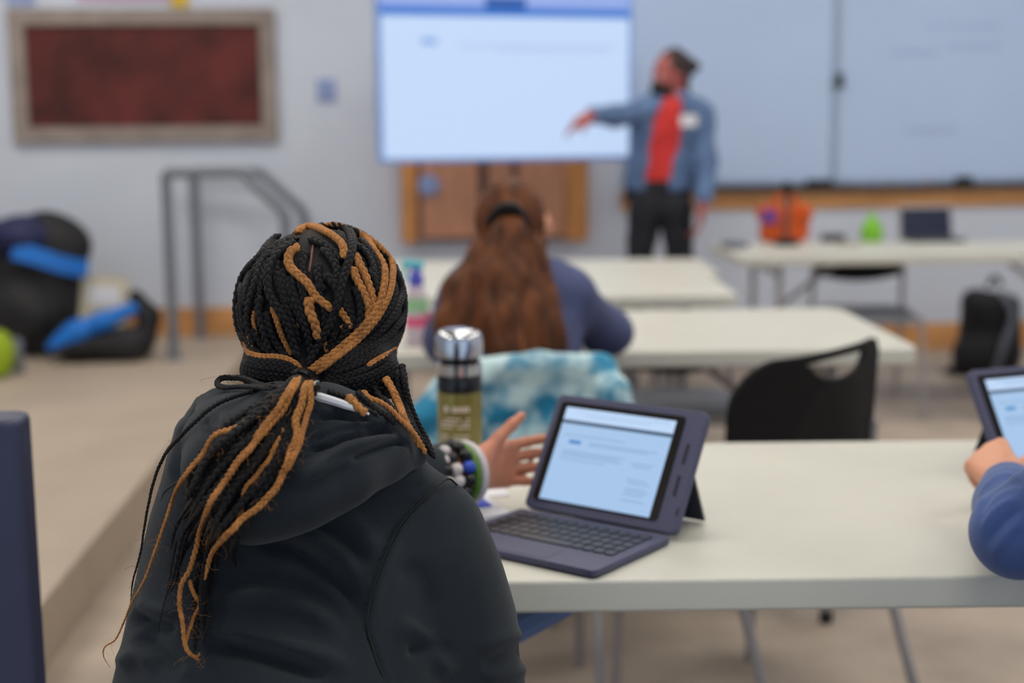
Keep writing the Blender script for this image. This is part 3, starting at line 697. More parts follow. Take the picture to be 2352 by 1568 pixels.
Fo.chain([(pp(925, 1015, 1.45), .015), (pp(850, 995, 1.41), .021), (pp(750, 975, 1.375), .030), (pp(650, 990, 1.37), .034), (pp(560, 985, 1.40), .028), (pp(520, 945, 1.46), .02)], .03)
Fo.chain([(pp(880, 975, 1.46), .014), (pp(800, 950, 1.435), .016), (pp(720, 930, 1.415), .018), (pp(640, 928, 1.415), .018), (pp(560, 925, 1.44), .016)], .02)
Fo.chain([(pp(720, 1020, 1.365), .045), (pp(640, 1060, 1.355), .048), (pp(560, 1050, 1.375), .04)], .04)
Fo.chain([(pp(860, 1000, 1.43), .03), (pp(800, 1020, 1.39), .035)], .03)
me = Fo.mesh('hood', lambda V, N: folds(V, N, [(a, b * 1.25, c * 1.5) for a, b, c in HOODF])); hood = link('hood', me, M['hoodie'], hoodie, world=True); del Fo
hood.location = (0, 0, 0)
# mask
r_, f_, u_ = frame(LOOK); Rm = Matrix((r_, f_, u_)).transposed()
Fm = Field(HC - Vector((.16, .16, .16)), HC + Vector((.18, .18, .1)), .0034)
Fm.ell(L1(0, .045, -.06), (.057, .062, .050), Rm, .01); Fm.cone(L1(0, .10, -.03), L1(0, .105, -.08), .018, .016, .02)
link('face_mask', Fm.mesh('face_mask'), M['mask_navy'], S1, world=True)
mk = MB()
for q in (-1, 1): mk.tube([L1(q * .06, .07, -.045), L1(q * .079, .02, -.02), L1(q * .084, -.02, .0), L1(q * .083, -.028, -.015), L1(q * .078, .0, -.05), L1(q * .06, .06, -.08)], .002, 6)
# trousers and shoes
Fp = Field((-.5, 1.0, 0), (.15, 2.1, .58), .008)
hipl, hipr = Vector((-.33, 1.22, .50)), Vector((-.15, 1.22, .50))
for h, k, a in ((hipl, Vector((-.36, 1.66, .52)), Vector((-.34, 1.72, .1))), (hipr, Vector((-.10, 1.66, .52)), Vector((-.06, 1.74, .1)))):
    Fp.chain([(h, .095), (k, .068), (a, .048)], .03)
Fp.ell((-.24, 1.20, .49), (.18, .14, .09), None, .05)
link('trousers', Fp.mesh('trousers'), M['jeans'], S1, world=True)
for a in (Vector((-.34, 1.72, 0)), Vector((-.06, 1.74, 0))):
    Fs = Field(a - Vector((.08, .12, 0)), a + Vector((.08, .26, .13)), .005); Fs.ell(a + Vector((0, .02, .05)), (.042, .06, .05), None, .02); Fs.ell(a + Vector((0, .12, .034)), (.045, .09, .034), None, .02)
    link('shoe', Fs.mesh('shoe'), M['rubber'], S1, world=True)
# bracelets
ax = (hand_w - wr_l).normalized(); fa = (wr_l - el_l).normalized()
pr = fa.cross(Vector((0, 0, 1))).normalized(); pu = pr.cross(fa)
for (s, rad, br, k, kk, tilt, lb) in ((-.054, .034, .0088, 'bead_white', 'bead_black', .10, 'bracelet of mostly white beads'), (-.038, .037, .0094, 'bead_black', 'bead_white', -.08, 'bracelet of black and white beads'), (-.021, .040, .0098, 'bead_black', 'bead_blue', .1, 'bracelet of black and blue beads')):
    c = wr_l + fa * s; n = 14; P = []
    for i in range(n):
        an = 2 * math.pi * i / n; P.append(c + (pr * math.cos(an) + pu * math.sin(an)) * rad + fa * (tilt * rad * math.sin(an)) - Vector((0, 0, .004)))
    o = MB().tube(P, .002, 6, True).build('bead_bracelet', M['rubber'], S1, True, world=True, label=lb); sm = {}
    for i, q in enumerate(P):
        kx = kk if i % 5 == 1 or (kk == 'bead_white' and i % 3 == 0) else k
        if kx not in sm: b = MB().ball((0, 0, 0), br, 6).build('bead', M[kx], o, True); sm[kx] = b
        else: b = sm[kx].copy(); COL.objects.link(b)
        b.location = q
for (s, rad, hw, k, lb) in ((-.006, .040, .006, 'band_green', 'green bangle'), (.006, .040, .0065, 'band_white', 'white bangle')):
    c = wr_l + fa * s - Vector((0, 0, .004)); MB().tube([c + (pr * math.cos(a) + pu * math.sin(a)) * rad for a in np.linspace(0, 2 * math.pi, 28, endpoint=False)], hw, 8, True).build('bangle', M[k], S1, True, world=True, label=lb)
# ------------------------------------------------------------------ hair
capf = Field(HC - Vector((.13, .14, .14)), HC + Vector((.13, .14, .13)), .0034)
capf.ell(HC, (.0885, .098, .0865), None, .01); capf.chain([(pp(598, 850, 1.475), .022), (pp(640, 862, 1.46), .024), (pp(700, 855, 1.455), .024), (pp(800, 868, 1.445), .024), (pp(865, 862, 1.46), .024), (pp(895, 880, 1.47), .012)], .02)
Vc, Fc = capf.surface(); keep = ((Vc - np.array(HC)) @ np.array(f_) < .055) | (Vc[:, 2] > HC.z + .05)
Fc = Fc[keep[Fc].all(1)]
cap = link('scalp_hair', qmesh('scalp_hair', Vc, Fc), M['scalp'], S1, world=True)
capV, capF = Vc, Fc
def grab(o):
    me = o.data; V = np.empty(len(me.vertices) * 3, np.float32); me.vertices.foreach_get('co', V); F = np.empty(len(me.polygons) * 4, np.int32); me.loops.foreach_get('vertex_index', F); return V.reshape(-1, 3), F.reshape(-1, 4)
Vs, Fs_, b_ = [], [], 0
for V, F in ((capV, capF), grab(hoodie), grab(hood)):
    Vs.append(V); Fs_.append(F + b_); b_ += len(V)
VA = np.concatenate(Vs); FA = np.concatenate(Fs_)
TREE = BVHTree.FromPolygons(VA.tolist(), FA.tolist()); HEADT = BVHTree.FromPolygons(capV.tolist(), capF.tolist())
def smooth1(a, k):
    if k < 1: return a
    a = np.asarray(a, float); pad = np.pad(a, [(k, k)] + [(0, 0)] * (a.ndim - 1), mode='edge'); ker = np.ones(2 * k + 1) / (2 * k + 1)
    return np.apply_along_axis(lambda x: np.convolve(x, ker, 'valid'), 0, pad)
def lay(path, lift, head, dd=None):
    """lay a pixel path on the head (head=True) or on head, hood and back; returns points and normals"""
    P = catmull(path, 12); seg = np.r_[0, np.cumsum(np.linalg.norm(np.diff(P, axis=0), axis=1))]; n = max(int(seg[-1] / 5), 6)
    s = np.linspace(0, seg[-1], n); P = np.stack([np.interp(s, seg, P[:, i]) for i in (0, 1)], 1)
    pts = []; nor = []; dep = []; dirs = []; tree = HEADT if head else TREE; dlast = None
    for u, v in P:
        r = ray(u, v); hit = tree.ray_cast(CAM_LOC, r.normalized())
        if hit[0] is not None: p, nn = hit[0], hit[1]; d = (p - CAM_LOC).length / r.length
        elif head:
            q = CAM_LOC + r * 1.515; p, nn, _, _ = tree.find_nearest(q); d = (p - CAM_LOC).dot(r) / r.dot(r)
        else: p, nn, d = None, Vector((0, -1, .1)), None
        rn = -r.normalized(); c_ = abs(nn.normalized().dot(rn)); dirs.append(list(rn / max(c_, .55)) if (hit[0] is not None) else (list(nn * .5) if head else list(rn)))
        pts.append(p); nor.append(nn if nn.dot(r) < 0 or head else -nn); dep.append(np.nan if d is None else d)
    nor = smooth1(np.array([list(x) for x in nor]), 4); nor /= np.linalg.norm(nor, axis=1)[:, None] + 1e-9
    if head: X = smooth1(np.array([list(x) for x in pts]), 2)
    else:
        dep = np.array(dep); ok = ~np.isnan(dep); ii = np.arange(len(dep)); dep = np.interp(ii, ii[ok], dep[ok])
        low = np.array([dep[max(0, i - 5):i + 6].min() for i in ii]); dep = smooth1(low, 5)
        if dd: dep = np.minimum(dep, np.linspace(dd[0], dd[1], len(dep)))
        X = np.array([list(pp(u, v, d)) for (u, v), d in zip(P, dep)])
    dirs = smooth1(np.array(dirs), 3)
    return X + dirs * lift, nor
def braid(X, Nn, width, t0=1., t1=.55, loose=0.):
    """three strands plaited along X; width in metres"""
    seg = np.r_[0, np.cumsum(np.linalg.norm(np.diff(X, axis=0), axis=1))]; Ltot = seg[-1]; L = width * 2.25
    n = max(int(Ltot / L * 13), 12); s = np.linspace(0, Ltot, n)
    C = np.stack([np.interp(s, seg, X[:, i]) for i in range(3)], 1); N = np.stack([np.interp(s, seg, Nn[:, i]) for i in range(3)], 1)
    C = smooth1(C, 3); T = np.gradient(C, axis=0); T /= np.linalg.norm(T, axis=1)[:, None] + 1e-12
    N -= T * (N * T).sum(1)[:, None]; N /= np.linalg.norm(N, axis=1)[:, None] + 1e-12; B = np.cross(T, N)
    q = s / Ltot; wd = width * (t0 + (t1 - t0) * q) * np.clip(np.minimum(q * 18, (1 - q) * 14) + .35, 0, 1)
    V = []; F = []; ring = 7; an = 2 * np.pi * np.arange(ring) / ring; ph0 = RNG.uniform(0, 6.28)
    ph = 2 * np.pi * s / L + ph0
    for k in range(3):
        f = ph + 2 * np.pi * k / 3; amp = 1 + loose * np.sin(f * .37 + k)
        c = C + B * (wd * .27 * amp * np.sin(f))[:, None] + N * (wd * .17 * np.sin(2 * f))[:, None]
        t = np.gradient(c, axis=0); t /= np.linalg.norm(t, axis=1)[:, None] + 1e-12
        b = np.cross(t, N); b /= np.linalg.norm(b, axis=1)[:, None] + 1e-12; nn = np.cross(b, t)
        rr = wd * .285; base = len(V) * n * ring
        v = c[:, None, :] + (b[:, None, :] * np.cos(an)[None, :, None] + nn[:, None, :] * np.sin(an)[None, :, None] * .92) * rr[:, None, None]
        V.append(v.reshape(-1, 3)); i = np.arange(n - 1)[:, None] * ring; j = np.arange(ring)[None, :]; j2 = (j + 1) % ring
        F.append(np.stack([i + j, i + j2, i + ring + j2, i + ring + j], -1).reshape(-1, 4) + base)
    return np.concatenate(V), np.concatenate(F)
def add_braid(path, col, width, lift=0., head=True, t0=1., t1=.8, loose=0., dd=None):
    X, N = lay(path, width * .42 + lift, head, dd)
    V, F = braid(X, N, width, t0, t1, loose)
    return link('braid', qmesh('braid', V, F), M['hair_black' if col == 'B' else 'hair_caramel'], S1, world=True, label='caramel coloured braid' if col == 'C' else None)
h1 = lambda s: [(480 + x / 3.563, 480 + y / 3.563) for x, y in s]
PXM = 1.44 / FPX                                             # metres per pixel on the near side of the head
HEADB = [  # colour, width in detail pixels, lift (mm), path
 ('C', 84, 3, [(765, 310), (700, 310), (650, 375), (652, 460), (730, 540), (815, 610), (850, 690), (925, 760), (1000, 810), (1040, 850)]),
 ('C', 70, 1, [(1050, 800), (1085, 850), (1140, 920), (1165, 1000)]), ('C', 56, 0, [(1075, 930), (1110, 980), (1150, 1040)]),
 ('C', 92, 2, [(830, 700), (812, 800), (850, 900), (885, 990), (885, 1090)]),
 ('B', 86, 1, [(680, 530), (665, 620), (700, 720), (740, 820), (770, 910), (800, 1010), (830, 1130), (830, 1230)]),
 ('B', 90, 3, [(690, 270), (600, 330), (520, 420), (482, 540), (490, 680), (540, 770), (590, 850), (640, 930), (670, 1030), (700, 1130), (745, 1240)]),
 ('B', 92, 4, [(620, 220), (540, 260), (470, 320), (390, 410), (330, 480), (265, 550), (222, 640), (200, 760), (200, 880), (235, 980), (290, 1070)]),
 ('B', 86, 2, [(560, 340), (460, 395), (415, 470), (395, 550), (365, 640), (335, 740), (315, 840), (310, 940), (340, 1040), (375, 1130)]),
 ('B', 84, 2, [(440, 690), (405, 790), (415, 890), (445, 990), (475, 1090), (505, 1180)]),
 ('C', 60, 1, [(510, 780), (550, 890), (590, 1020), (632, 1110), (685, 1210)]), ('C', 44, 1, [(378, 820), (358, 920), (388, 1000), (400, 1085)]),
 ('C', 54, 1, [(318, 980), (338, 1080), (385, 1180)]), ('C', 44, 0, [(708, 900), (722, 950), (735, 985)]),
 ('C', 58, 4, [(165, 890), (182, 990), (240, 1100), (320, 1175), (420, 1205), (540, 1205), (650, 1225), (720, 1268), (775, 1315)]),
 ('B', 74, 3, [(165, 1000), (190, 1110), (265, 1195), (390, 1245), (540, 1252), (680, 1290), (760, 1330)]),
 ('B', 74, 3, [(175, 1090), (235, 1200), (360, 1275), (540, 1300), (680, 1325), (770, 1345)]),
 ('B', 72, 2, [(205, 1180), (290, 1285), (440, 1330), (600, 1345), (730, 1365)]), ('B', 70, 1, [(250, 1270), (350, 1345), (520, 1385), (690, 1385)]),
 ('B', 86, 1, [(905, 315), (970, 360), (1020, 430), (1055, 510), (1040, 580), (1000, 640)]),
 ('B', 84, 3, [(930, 515), (985, 570), (1040, 640), (1065, 720), (1040, 810), (1005, 900), (970, 980), (925, 1060), (880, 1140), (830, 1220), (800, 1300)]),
 ('B', 84, 6, [(960, 118), (1080, 150), (1160, 215), (1172, 320), (1145, 420), (1115, 520), (1090, 600), (1075, 690), (1040, 790), (1010, 880)]),
 ('C', 88, 4, [(730, 210), (755, 165), (830, 155), (930, 170), (1010, 215), (1080, 270), (1110, 340), (1090, 420)]),
 ('C', 84, 3, [(1185, 345), (1230, 450), (1280, 540), (1310, 630), (1345, 730), (1320, 840)]), ('C', 78, 4, [(1168, 455), (1200, 560), (1250, 650), (1290, 740), (1310, 860), (1280, 920)]),
 ('B', 80, 1, [(1205, 280), (1280, 345), (1335, 430), (1350, 530), (1375, 620), (1385, 720)]), ('B', 84, 1, [(1180, 610), (1225, 710), (1235, 800), (1235, 900), (1205, 1000), (1185, 1100), (1120, 1180)]),
 ('B', 78, 0, [(1080, 720), (1120, 800), (1180, 880), (1150, 1000)]), ('B', 78, 0, [(1020, 980), (1010, 1080), (960, 1170)]), ('C', 54, 0, [(955, 1060), (950, 1130), (980, 1190)]),
 ('C', 78, 5, [(1090, 122), (1190, 190), (1295, 275), (1380, 370), (1432, 460), (1440, 560), (1420, 680), (1385, 790), (1310, 905), (1215, 1010), (1105, 1110), (995, 1200), (895, 1290), (825, 1345)]),
 ('C', 72, 7, [(930, 112), (1040, 108), (1160, 140), (1280, 205), (1395, 305), (1470, 420), (1502, 540), (1490, 650), (1450, 760), (1390, 870), (1300, 985), (1200, 1085), (1080, 1185), (960, 1280), (860, 1365)]),
 ('C', 60, 3, [(1000, 1190), (920, 1240), (840, 1300), (800, 1330)]),
 ('B', 78, 3, [(1420, 290), (1520, 420), (1575, 560), (1580, 680), (1545, 800), (1470, 920), (1370, 1030), (1250, 1120), (1120, 1210), (990, 1290), (880, 1360)]),
 ('B', 78, 2, [(1490, 380), (1580, 510), (1625, 650), (1625, 770), (1580, 890), (1500, 1000), (1390, 1090), (1260, 1170), (1110, 1255), (960, 1330), (880, 1370)]),
 ('B', 78, 1, [(1540, 440), (1620, 570), (1658, 720), (1650, 850), (1600, 960), (1520, 1060), (1400, 1150), (1260, 1225), (1100, 1300), (930, 1365)]),
 ('B', 74, 1, [(1590, 520), (1650, 660), (1668, 800), (1650, 920), (1590, 1030), (1490, 1120), (1350, 1200), (1190, 1280), (1000, 1350), (880, 1385)]),
 ('B', 74, 0, [(1480, 560), (1520, 650), (1500, 770), (1430, 880), (1350, 970), (1260, 1050), (1150, 1130)]),
 ('B', 74, 0, [(1400, 860), (1330, 960), (1230, 1060), (1120, 1150), (1010, 1240), (900, 1320)]),
 ('C', 58, 4, [(1645, 1000), (1600, 1085), (1530, 1145), (1440, 1195), (1345, 1250), (1270, 1300)]),
 ('B', 70, 2, [(1650, 930), (1640, 1050), (1560, 1160), (1420, 1240), (1250, 1320), (1070, 1380), (900, 1405)]), ('B', 68, 1, [(1620, 1120), (1550, 1220), (1420, 1300), (1240, 1375), (1050, 1420), (900, 1430)]),
 ('C', 38, 3, [(1450, 1285), (1370, 1335), (1260, 1362)]), ('C', 40, 3, [(1350, 1390), (1225, 1412), (1100, 1432), (970, 1440)]),
 ('B', 66, 0, [(1600, 1200), (1520, 1290), (1380, 1370), (1200, 1430), (1000, 1460)]), ('B', 64, 0, [(1560, 1290), (1450, 1370), (1290, 1440), (1100, 1480)]),
 ('B', 84, 0, [(560, 400), (545, 500), (570, 600), (600, 700), (640, 800)]), ('B', 76, 0, [(600, 720), (640, 820), (680, 920), (720, 1030), (740, 1130)]),
 ('B', 76, 0, [(350, 960), (420, 1090), (520, 1180), (620, 1240)]), ('B', 76, 0, [(260, 620), (262, 760), (270, 880), (300, 1000)]),
 ('B', 78, 0, [(1290, 480), (1390, 620), (1380, 780), (1300, 930)]), ('B', 76, 0, [(880, 960), (900, 1060), (880, 1160)]),
 ('B', 80, 1, [(1060, 180), (1120, 300), (1190, 420), (1260, 500)]), ('B', 80, 0, [(1230, 240), (1330, 350), (1400, 480), (1400, 600)]),
 ('B', 84, 0, [(720, 250), (640, 300), (560, 380), (520, 470), (530, 560)]), ('B', 80, 1, [(800, 240), (880, 260), (960, 300), (1040, 360), (1090, 440)]),
 ('B', 82, 0, [(590, 480), (610, 580), (640, 680), (690, 780), (740, 880), (770, 980)]), ('B', 82, 0, [(740, 560), (760, 650), (780, 740), (770, 830)]), ('B', 80, 0, [(840, 600), (900, 700), (940, 800), (950, 900), (930, 1000)]),
 ('B', 80, 0, [(470, 820), (480, 920), (520, 1040), (580, 1140), (660, 1240)]), ('B', 78, 0, [(1130, 900), (1120, 1000), (1060, 1100), (980, 1190)]), ('B', 78, 0, [(240, 760), (250, 900), (290, 1020), (350, 1130), (440, 1200)]),
 ('B', 84, 1, [(600, 250), (530, 310), (455, 385), (385, 475), (330, 580), (300, 700), (290, 820)]), ('B', 80, 0, [(650, 245), (600, 285), (540, 340), (480, 420), (440, 520), (420, 640), (410, 740)]), ('B', 76, 0, [(740, 250), (700, 240), (640, 250), (590, 290)]), ('B', 76, 0, [(800, 330), (770, 420), (760, 500), (790, 570)]), ('B', 80, 0, [(900, 430), (880, 520), (900, 600), (960, 690)]),
 ('B', 72, 4, [(1580, 1180), (1480, 1270), (1340, 1350), (1180, 1400), (1000, 1430), (890, 1425)]), ('B', 72, 3, [(1560, 1240), (1440, 1330), (1300, 1400), (1140, 1440), (980, 1460), (890, 1445)]), ('B', 70, 2, [(1540, 1330), (1420, 1400), (1280, 1450), (1120, 1480), (960, 1490)]),
 ('B', 70, 2, [(1560, 1380), (1470, 1450), (1340, 1490), (1180, 1510), (1020, 1510)]),
]
for col, wpx, lf, path in HEADB: add_braid(h1(path), col, wpx / 3.563 * PXM * .95, lf * .001)
# braids that cross the top of the head towards the face (seen from the side only)
for k in range(7):
    a = -1.1 + k * .36; base = HC + (r_ * math.sin(a) * .05 + f_ * .02 * math.cos(a)); pts = []
    for t in np.linspace(0, 1, 14):
        th = .25 + t * 1.5; dv = (f_ * (.45 + .5 * math.cos(a)) * math.sin(th) + r_ * math.sin(a) * math.sin(th) * 1.1 + u_ * math.cos(th)).normalized()
        h = HEADT.find_nearest(HC + dv * .11); pts.append((list(h[0] + h[1] * .005), list(h[1])))
    V, F = braid(np.array([p for p, _ in pts]), np.array([n for _, n in pts]), .0115)
    link('braid', qmesh('braid', V, F), M['hair_black'], S1, world=True)
PW = 1.36 / FPX
TAIL = [  # colour, width px in detail, lift mm, path, thin end, loose
 ('C', 50, 18, [(1000, 128), (950, 220), (905, 305), (850, 362), (780, 450), (700, 540), (650, 620), (590, 700), (560, 770), (530, 850), (510, 940), (480, 1040), (445, 1100), (432, 1190), (445, 1260), (452, 1330), (470, 1420), (520, 1450), (528, 1420)], .55, .25),
 ('C', 46, 20, [(985, 140), (935, 215), (890, 290), (840, 350), (780, 430)], .8, .1),
 ('C', 50, 20, [(1030, 150), (1010, 250), (980, 330), (985, 400), (955, 490), (920, 590), (880, 660), (820, 730), (740, 790), (660, 870), (590, 950), (570, 1010), (550, 1090)], .6, .3),
 ('C', 40, 22, [(1050, 150), (1048, 260), (1020, 350), (1000, 440), (965, 520), (935, 580)], .7, .2),
 ('C', 38, 13, [(940, 350), (900, 430), (860, 510), (800, 590), (740, 660), (725, 740), (705, 800)], .7, .4),
 ('C', 46, 12, [(830, 285), (700, 375), (600, 405), (540, 500), (480, 570), (420, 660), (390, 740), (360, 830), (310, 970), (270, 1080), (210, 1190), (170, 1290), (130, 1370), (85, 1395), (75, 1440), (110, 1500)], .16, .2),
 ('C', 24, 8, [(760, 370), (690, 410), (640, 440), (610, 505), (622, 565)], .5, .2), ('C', 30, 12, [(480, 1080), (500, 1150), (530, 1195), (500, 1262), (478, 1330), (460, 1400), (490, 1440), (530, 1462)], .5, .3),
 ('C', 30, 5, [(640, 720), (620, 800), (570, 870), (555, 950)], .5, .2),
 ('B', 34, 9, [(880, 160), (760, 205), (690, 225), (600, 265), (520, 330), (430, 420), (370, 490), (320, 600), (290, 720), (270, 830), (250, 960), (215, 1090), (203, 1190)], .25, .2),
 ('B', 34, 9, [(920, 185), (820, 175), (740, 142), (640, 138), (608, 160), (640, 182), (760, 178), (880, 195)], .9, .2),
 ('B', 58, 13, [(980, 135), (930, 200), (860, 270), (760, 340), (650, 430), (570, 510), (520, 600), (460, 720)], .6, .2), ('B', 62, 9, [(985, 150), (900, 290), (800, 420), (720, 520), (620, 640), (530, 750), (450, 870), (420, 990), (400, 1080), (368, 1165)], .3, .3),
 ('B', 56, 12, [(1000, 160), (935, 310), (860, 430), (780, 540), (700, 640), (640, 740), (600, 840), (560, 960), (540, 1080), (530, 1200), (545, 1320)], .35, .3),
 ('B', 56, 12, [(1015, 170), (970, 330), (900, 490), (860, 600), (800, 690), (760, 780), (700, 880), (680, 960), (705, 1035)], .35, .3), ('B', 54, 14, [(1020, 160), (1000, 300), (950, 420), (880, 540), (800, 640), (730, 720), (640, 830), (590, 900)], .6, .2),
 ('B', 50, 7, [(960, 160), (850, 240), (740, 300), (640, 370), (560, 450), (500, 560), (470, 680)], .5, .2), ('B', 46, 6, [(960, 170), (840, 300), (720, 420), (600, 560), (500, 700), (420, 830), (390, 950)], .4, .3),
 ('B', 42, 5, [(940, 200), (820, 360), (680, 560), (560, 720), (470, 880), (430, 1020), (410, 1120)], .3, .3), ('B', 46, 6, [(980, 240), (880, 460), (760, 660), (660, 820), (590, 980), (560, 1120), (570, 1260), (540, 1400)], .3, .4),
 ('B', 20, 9, [(760, 460), (640, 530), (560, 560), (450, 612), (370, 665), (345, 715)], .4, .2), ('B', 40, 5, [(700, 560), (600, 700), (520, 830), (470, 950)], .4, .3),
 ('B', 44, 8, [(990, 170), (880, 330), (780, 480), (690, 590), (600, 690), (540, 800), (500, 930)], .5, .2),
 ('B', 60, 4, [(1030, 160), (960, 260), (880, 380)], .9, .1), ('B', 30, 4, [(640, 860), (560, 1000), (520, 1140), (500, 1300), (510, 1420)], .4, .4),
 ('B', 60, 10, [(1000, 140), (920, 240), (840, 340), (740, 440), (640, 550), (560, 650), (500, 760), (470, 860)], .4, .3), ('B', 60, 9, [(1010, 150), (960, 280), (880, 400), (800, 500), (720, 600), (640, 690), (570, 790), (530, 900), (500, 1020)], .35, .3),
 ('B', 60, 8, [(1025, 150), (1005, 330), (960, 460), (900, 570), (830, 660), (770, 740), (680, 820), (620, 900)], .4, .3), ('B', 56, 6, [(970, 200), (860, 320), (740, 420), (620, 500), (550, 590), (520, 700), (450, 800)], .4, .3), ('B', 54, 7, [(1000, 200), (930, 400), (850, 540), (770, 660), (700, 760), (640, 880), (600, 1000), (610, 1100)], .3, .4),
 ('B', 50, 5, [(930, 240), (800, 400), (690, 480), (590, 620), (520, 720)], .4, .3), ('B', 40, 5, [(560, 900), (520, 1040), (500, 1180), (520, 1300), (500, 1430)], .3, .5), ('B', 40, 4, [(600, 960), (590, 1080), (560, 1200), (545, 1330)], .3, .5), ('B', 14, 5, [(420, 900), (400, 1000), (375, 1140), (350, 1240), (335, 1330)], .4, .3),
 ('B', 60, 8, [(990, 190), (850, 260), (760, 360), (690, 440)], .6, .2), ('B', 44, 3, [(860, 620), (780, 740), (700, 900), (690, 1010)], .3, .4),
 ('B', 74, 7, [(1005, 140), (940, 190), (860, 245), (790, 300), (730, 370)], .7, .3), ('B', 70, 6, [(1010, 160), (950, 250), (880, 330), (800, 400), (720, 500), (660, 590)], .5, .3), ('B', 66, 6, [(1040, 170), (1000, 380), (940, 520), (860, 620), (790, 700)], .5, .3),
 ('B', 64, 5, [(960, 300), (870, 440), (790, 560), (690, 680), (600, 790), (550, 900)], .4, .4), ('B', 50, 4, [(760, 420), (660, 520), (580, 620), (520, 740), (470, 830)], .4, .4), ('B', 18, 5, [(480, 900), (440, 1000), (420, 1090), (380, 1160)], .4, .3)]
for col, wpx, lf, path, t1, lo in TAIL: add_braid(c2(path), col, wpx / 2.042 * PW * (.74 if col == 'C' else .9), lf * .001, False, 1., t1, lo)
# braids hanging at the right of the neck
SIDE = [('C', 74, 10, h1([(1430, 1370), (1480, 1440), (1520, 1520)]) + [(925, 950), (945, 990), (968, 1030)]), ('C', 62, 12, c8([(755, 370), (800, 440), (900, 475), (1000, 540), (1100, 640), (1190, 730), (1270, 840), (1330, 960)])),
        ('C', 92, 6, c8([(610, 420), (680, 490), (740, 555), (800, 590)])), ('B', 66, 6, c8([(1110, 130), (1120, 260), (1150, 400), (1200, 560), (1260, 690), (1330, 820), (1400, 980)])),
        ('B', 66, 4, c8([(1060, 180), (1070, 330), (1120, 470), (1180, 620), (1260, 780), (1370, 960)])), ('B', 60, 3, c8([(860, 330), (900, 420), (980, 480), (1060, 580), (1130, 680)])),
        ('B', 62, 3, c8([(700, 380), (760, 440), (850, 530), (960, 600), (1060, 690)])), ('B', 58, 2, c8([(430, 380), (560, 420), (660, 460), (780, 540), (900, 600)])), ('B', 60, 6, c8([(950, 250), (1010, 380), (1080, 520), (1160, 650), (1250, 790)]))]
SIDE += [('B', 70, 2, c8([(1120, 200), (1135, 330), (1165, 470), (1215, 620), (1290, 760), (1350, 880), (1410, 1000)])), ('B', 66, 0, c8([(1090, 240), (1105, 400), (1150, 540), (1220, 680), (1300, 820), (1390, 980)])), ('B', 66, 0, c8([(1000, 240), (1060, 420), (1120, 560), (1200, 700), (1290, 850)]))]
for col, wpx, lf, path in SIDE: add_braid(path, col, wpx / 3.92 * PXM, lf * .001, False, 1., .8, 0., (1.455, 1.415))
X, N = lay([(716, 902), (730, 910), (770, 922), (810, 936), (848, 951)], .007, False, (1.40, 1.42))
MB().tube(X, np.interp(np.linspace(0, 1, len(X)), [0, .15, .6, 1], [.002, .0046, .004, .0012]), 8).build('shirt_collar', M['paper'], S1, True, world=True, label='white collar of a shirt at the hood edge')
# sleeve seam
for pth in (c2([(1735, 640), (1690, 612), (1610, 680), (1490, 800), (1405, 950), (1345, 1120), (1315, 1290), (1345, 1420), (1390, 1545)]),):
    X, N = lay(pth, .0004, False); MB().tube(X, .0011, 6).build('seam', M['rubber'], hoodie, True, world=True).location = (0, 0, 0)
# hair tie
X, N = lay(h1([(700, 1345), (760, 1325), (830, 1345), (875, 1400), (885, 1460)]), .036, False)
c_ = Vector(X[len(X) // 2]); fr, ff, fu = frame(Vector(N[len(N) // 2]))
o = MB().tube(catmull(X[::2], 4), .0036, 8).build('hair_tie', M['bottle_black'], S1, True, world=True, label='black elastic hair tie')
MB().tube(catmull(X[::2] + np.array([-.003, -.002, -.0055]), 4), .0034, 8).build('elastic_strand', M['bottle_black'], o, True)
X, N = lay(h1([(862, 262), (845, 330), (838, 400), (826, 470), (818, 530)]), .0008, True); MB().tube(X, [.0004] + [.0013] * (len(X) - 2) + [.0004], 6).build('scalp_parting', M['part'], S1, True, world=True, label='pale parting line on the crown')
# fine loose hairs
fz = MB()
def wisp(p, n, L):
    p = np.array(p); d = RNG.normal(size=3); d = d + n * .4; d /= np.linalg.norm(d); pts = [p]
    for i in range(6):
        d = d + RNG.normal(size=3) * .6 + np.array([0, 0, -.12]); d /= np.linalg.norm(d); pts.append(pts[-1] + d * L / 6)
    return pts
for nm, m_, rows, cnt in (('loose_hairs', 'hair_caramel', [r for r in TAIL if r[0] == 'C'], 26), ('loose_hairs', 'hair_black', [r for r in TAIL if r[0] == 'B'], 16)):
    fz = MB()
    for r in rows:
        X, N = lay(c2(r[3]), r[2] * .001 + .006, False)
        for _ in range(cnt): i = int(len(X) * RNG.uniform(.25, 1)); fz.tube(wisp(X[min(i, len(X) - 1)], N[min(i, len(X) - 1)], RNG.uniform(.008, .024)), .00011, 3)
    tag(fz.build(nm, M[m_], S1, True, world=True), kind='stuff')
# ================================================================== the long haired student in the second row
def person(name_label, loc): return thing('person', name_label, 'person', loc)
S2 = person('person with long auburn hair in a slate blue top, seated at the second row table', (.0, 3.1, 0))
hc2 = pp(1172, 508, 3.2); fw2 = Vector((.12, 1, -.25))
ZC = lambda v, d: pp(0, v, d).z
Fb = Field((-.36, 2.75, .40), (.42, 3.75, 1.2), .006)
L2 = add_head(Fb, hc2 + Vector((0, .01, -.02)), fw2, .86); Fb.ell(hc2 + Vector((.082, -.005, -.012)), (.013, .02, .03), None, .01)
Fb.cone(hc2 + Vector((0, -.01, -.09)), (0, 3.1, .9), .05, .06, .03)
shl, shr = pp(1070, 695, 3.12), pp(1296, 680, 3.12); ell_, elr = pp(1025, 780, 3.28), pp(1392, 762, 3.28); wl, wr2 = Vector((-.03, 3.62, TOP + .052)), Vector((.16, 3.64, TOP + .052))
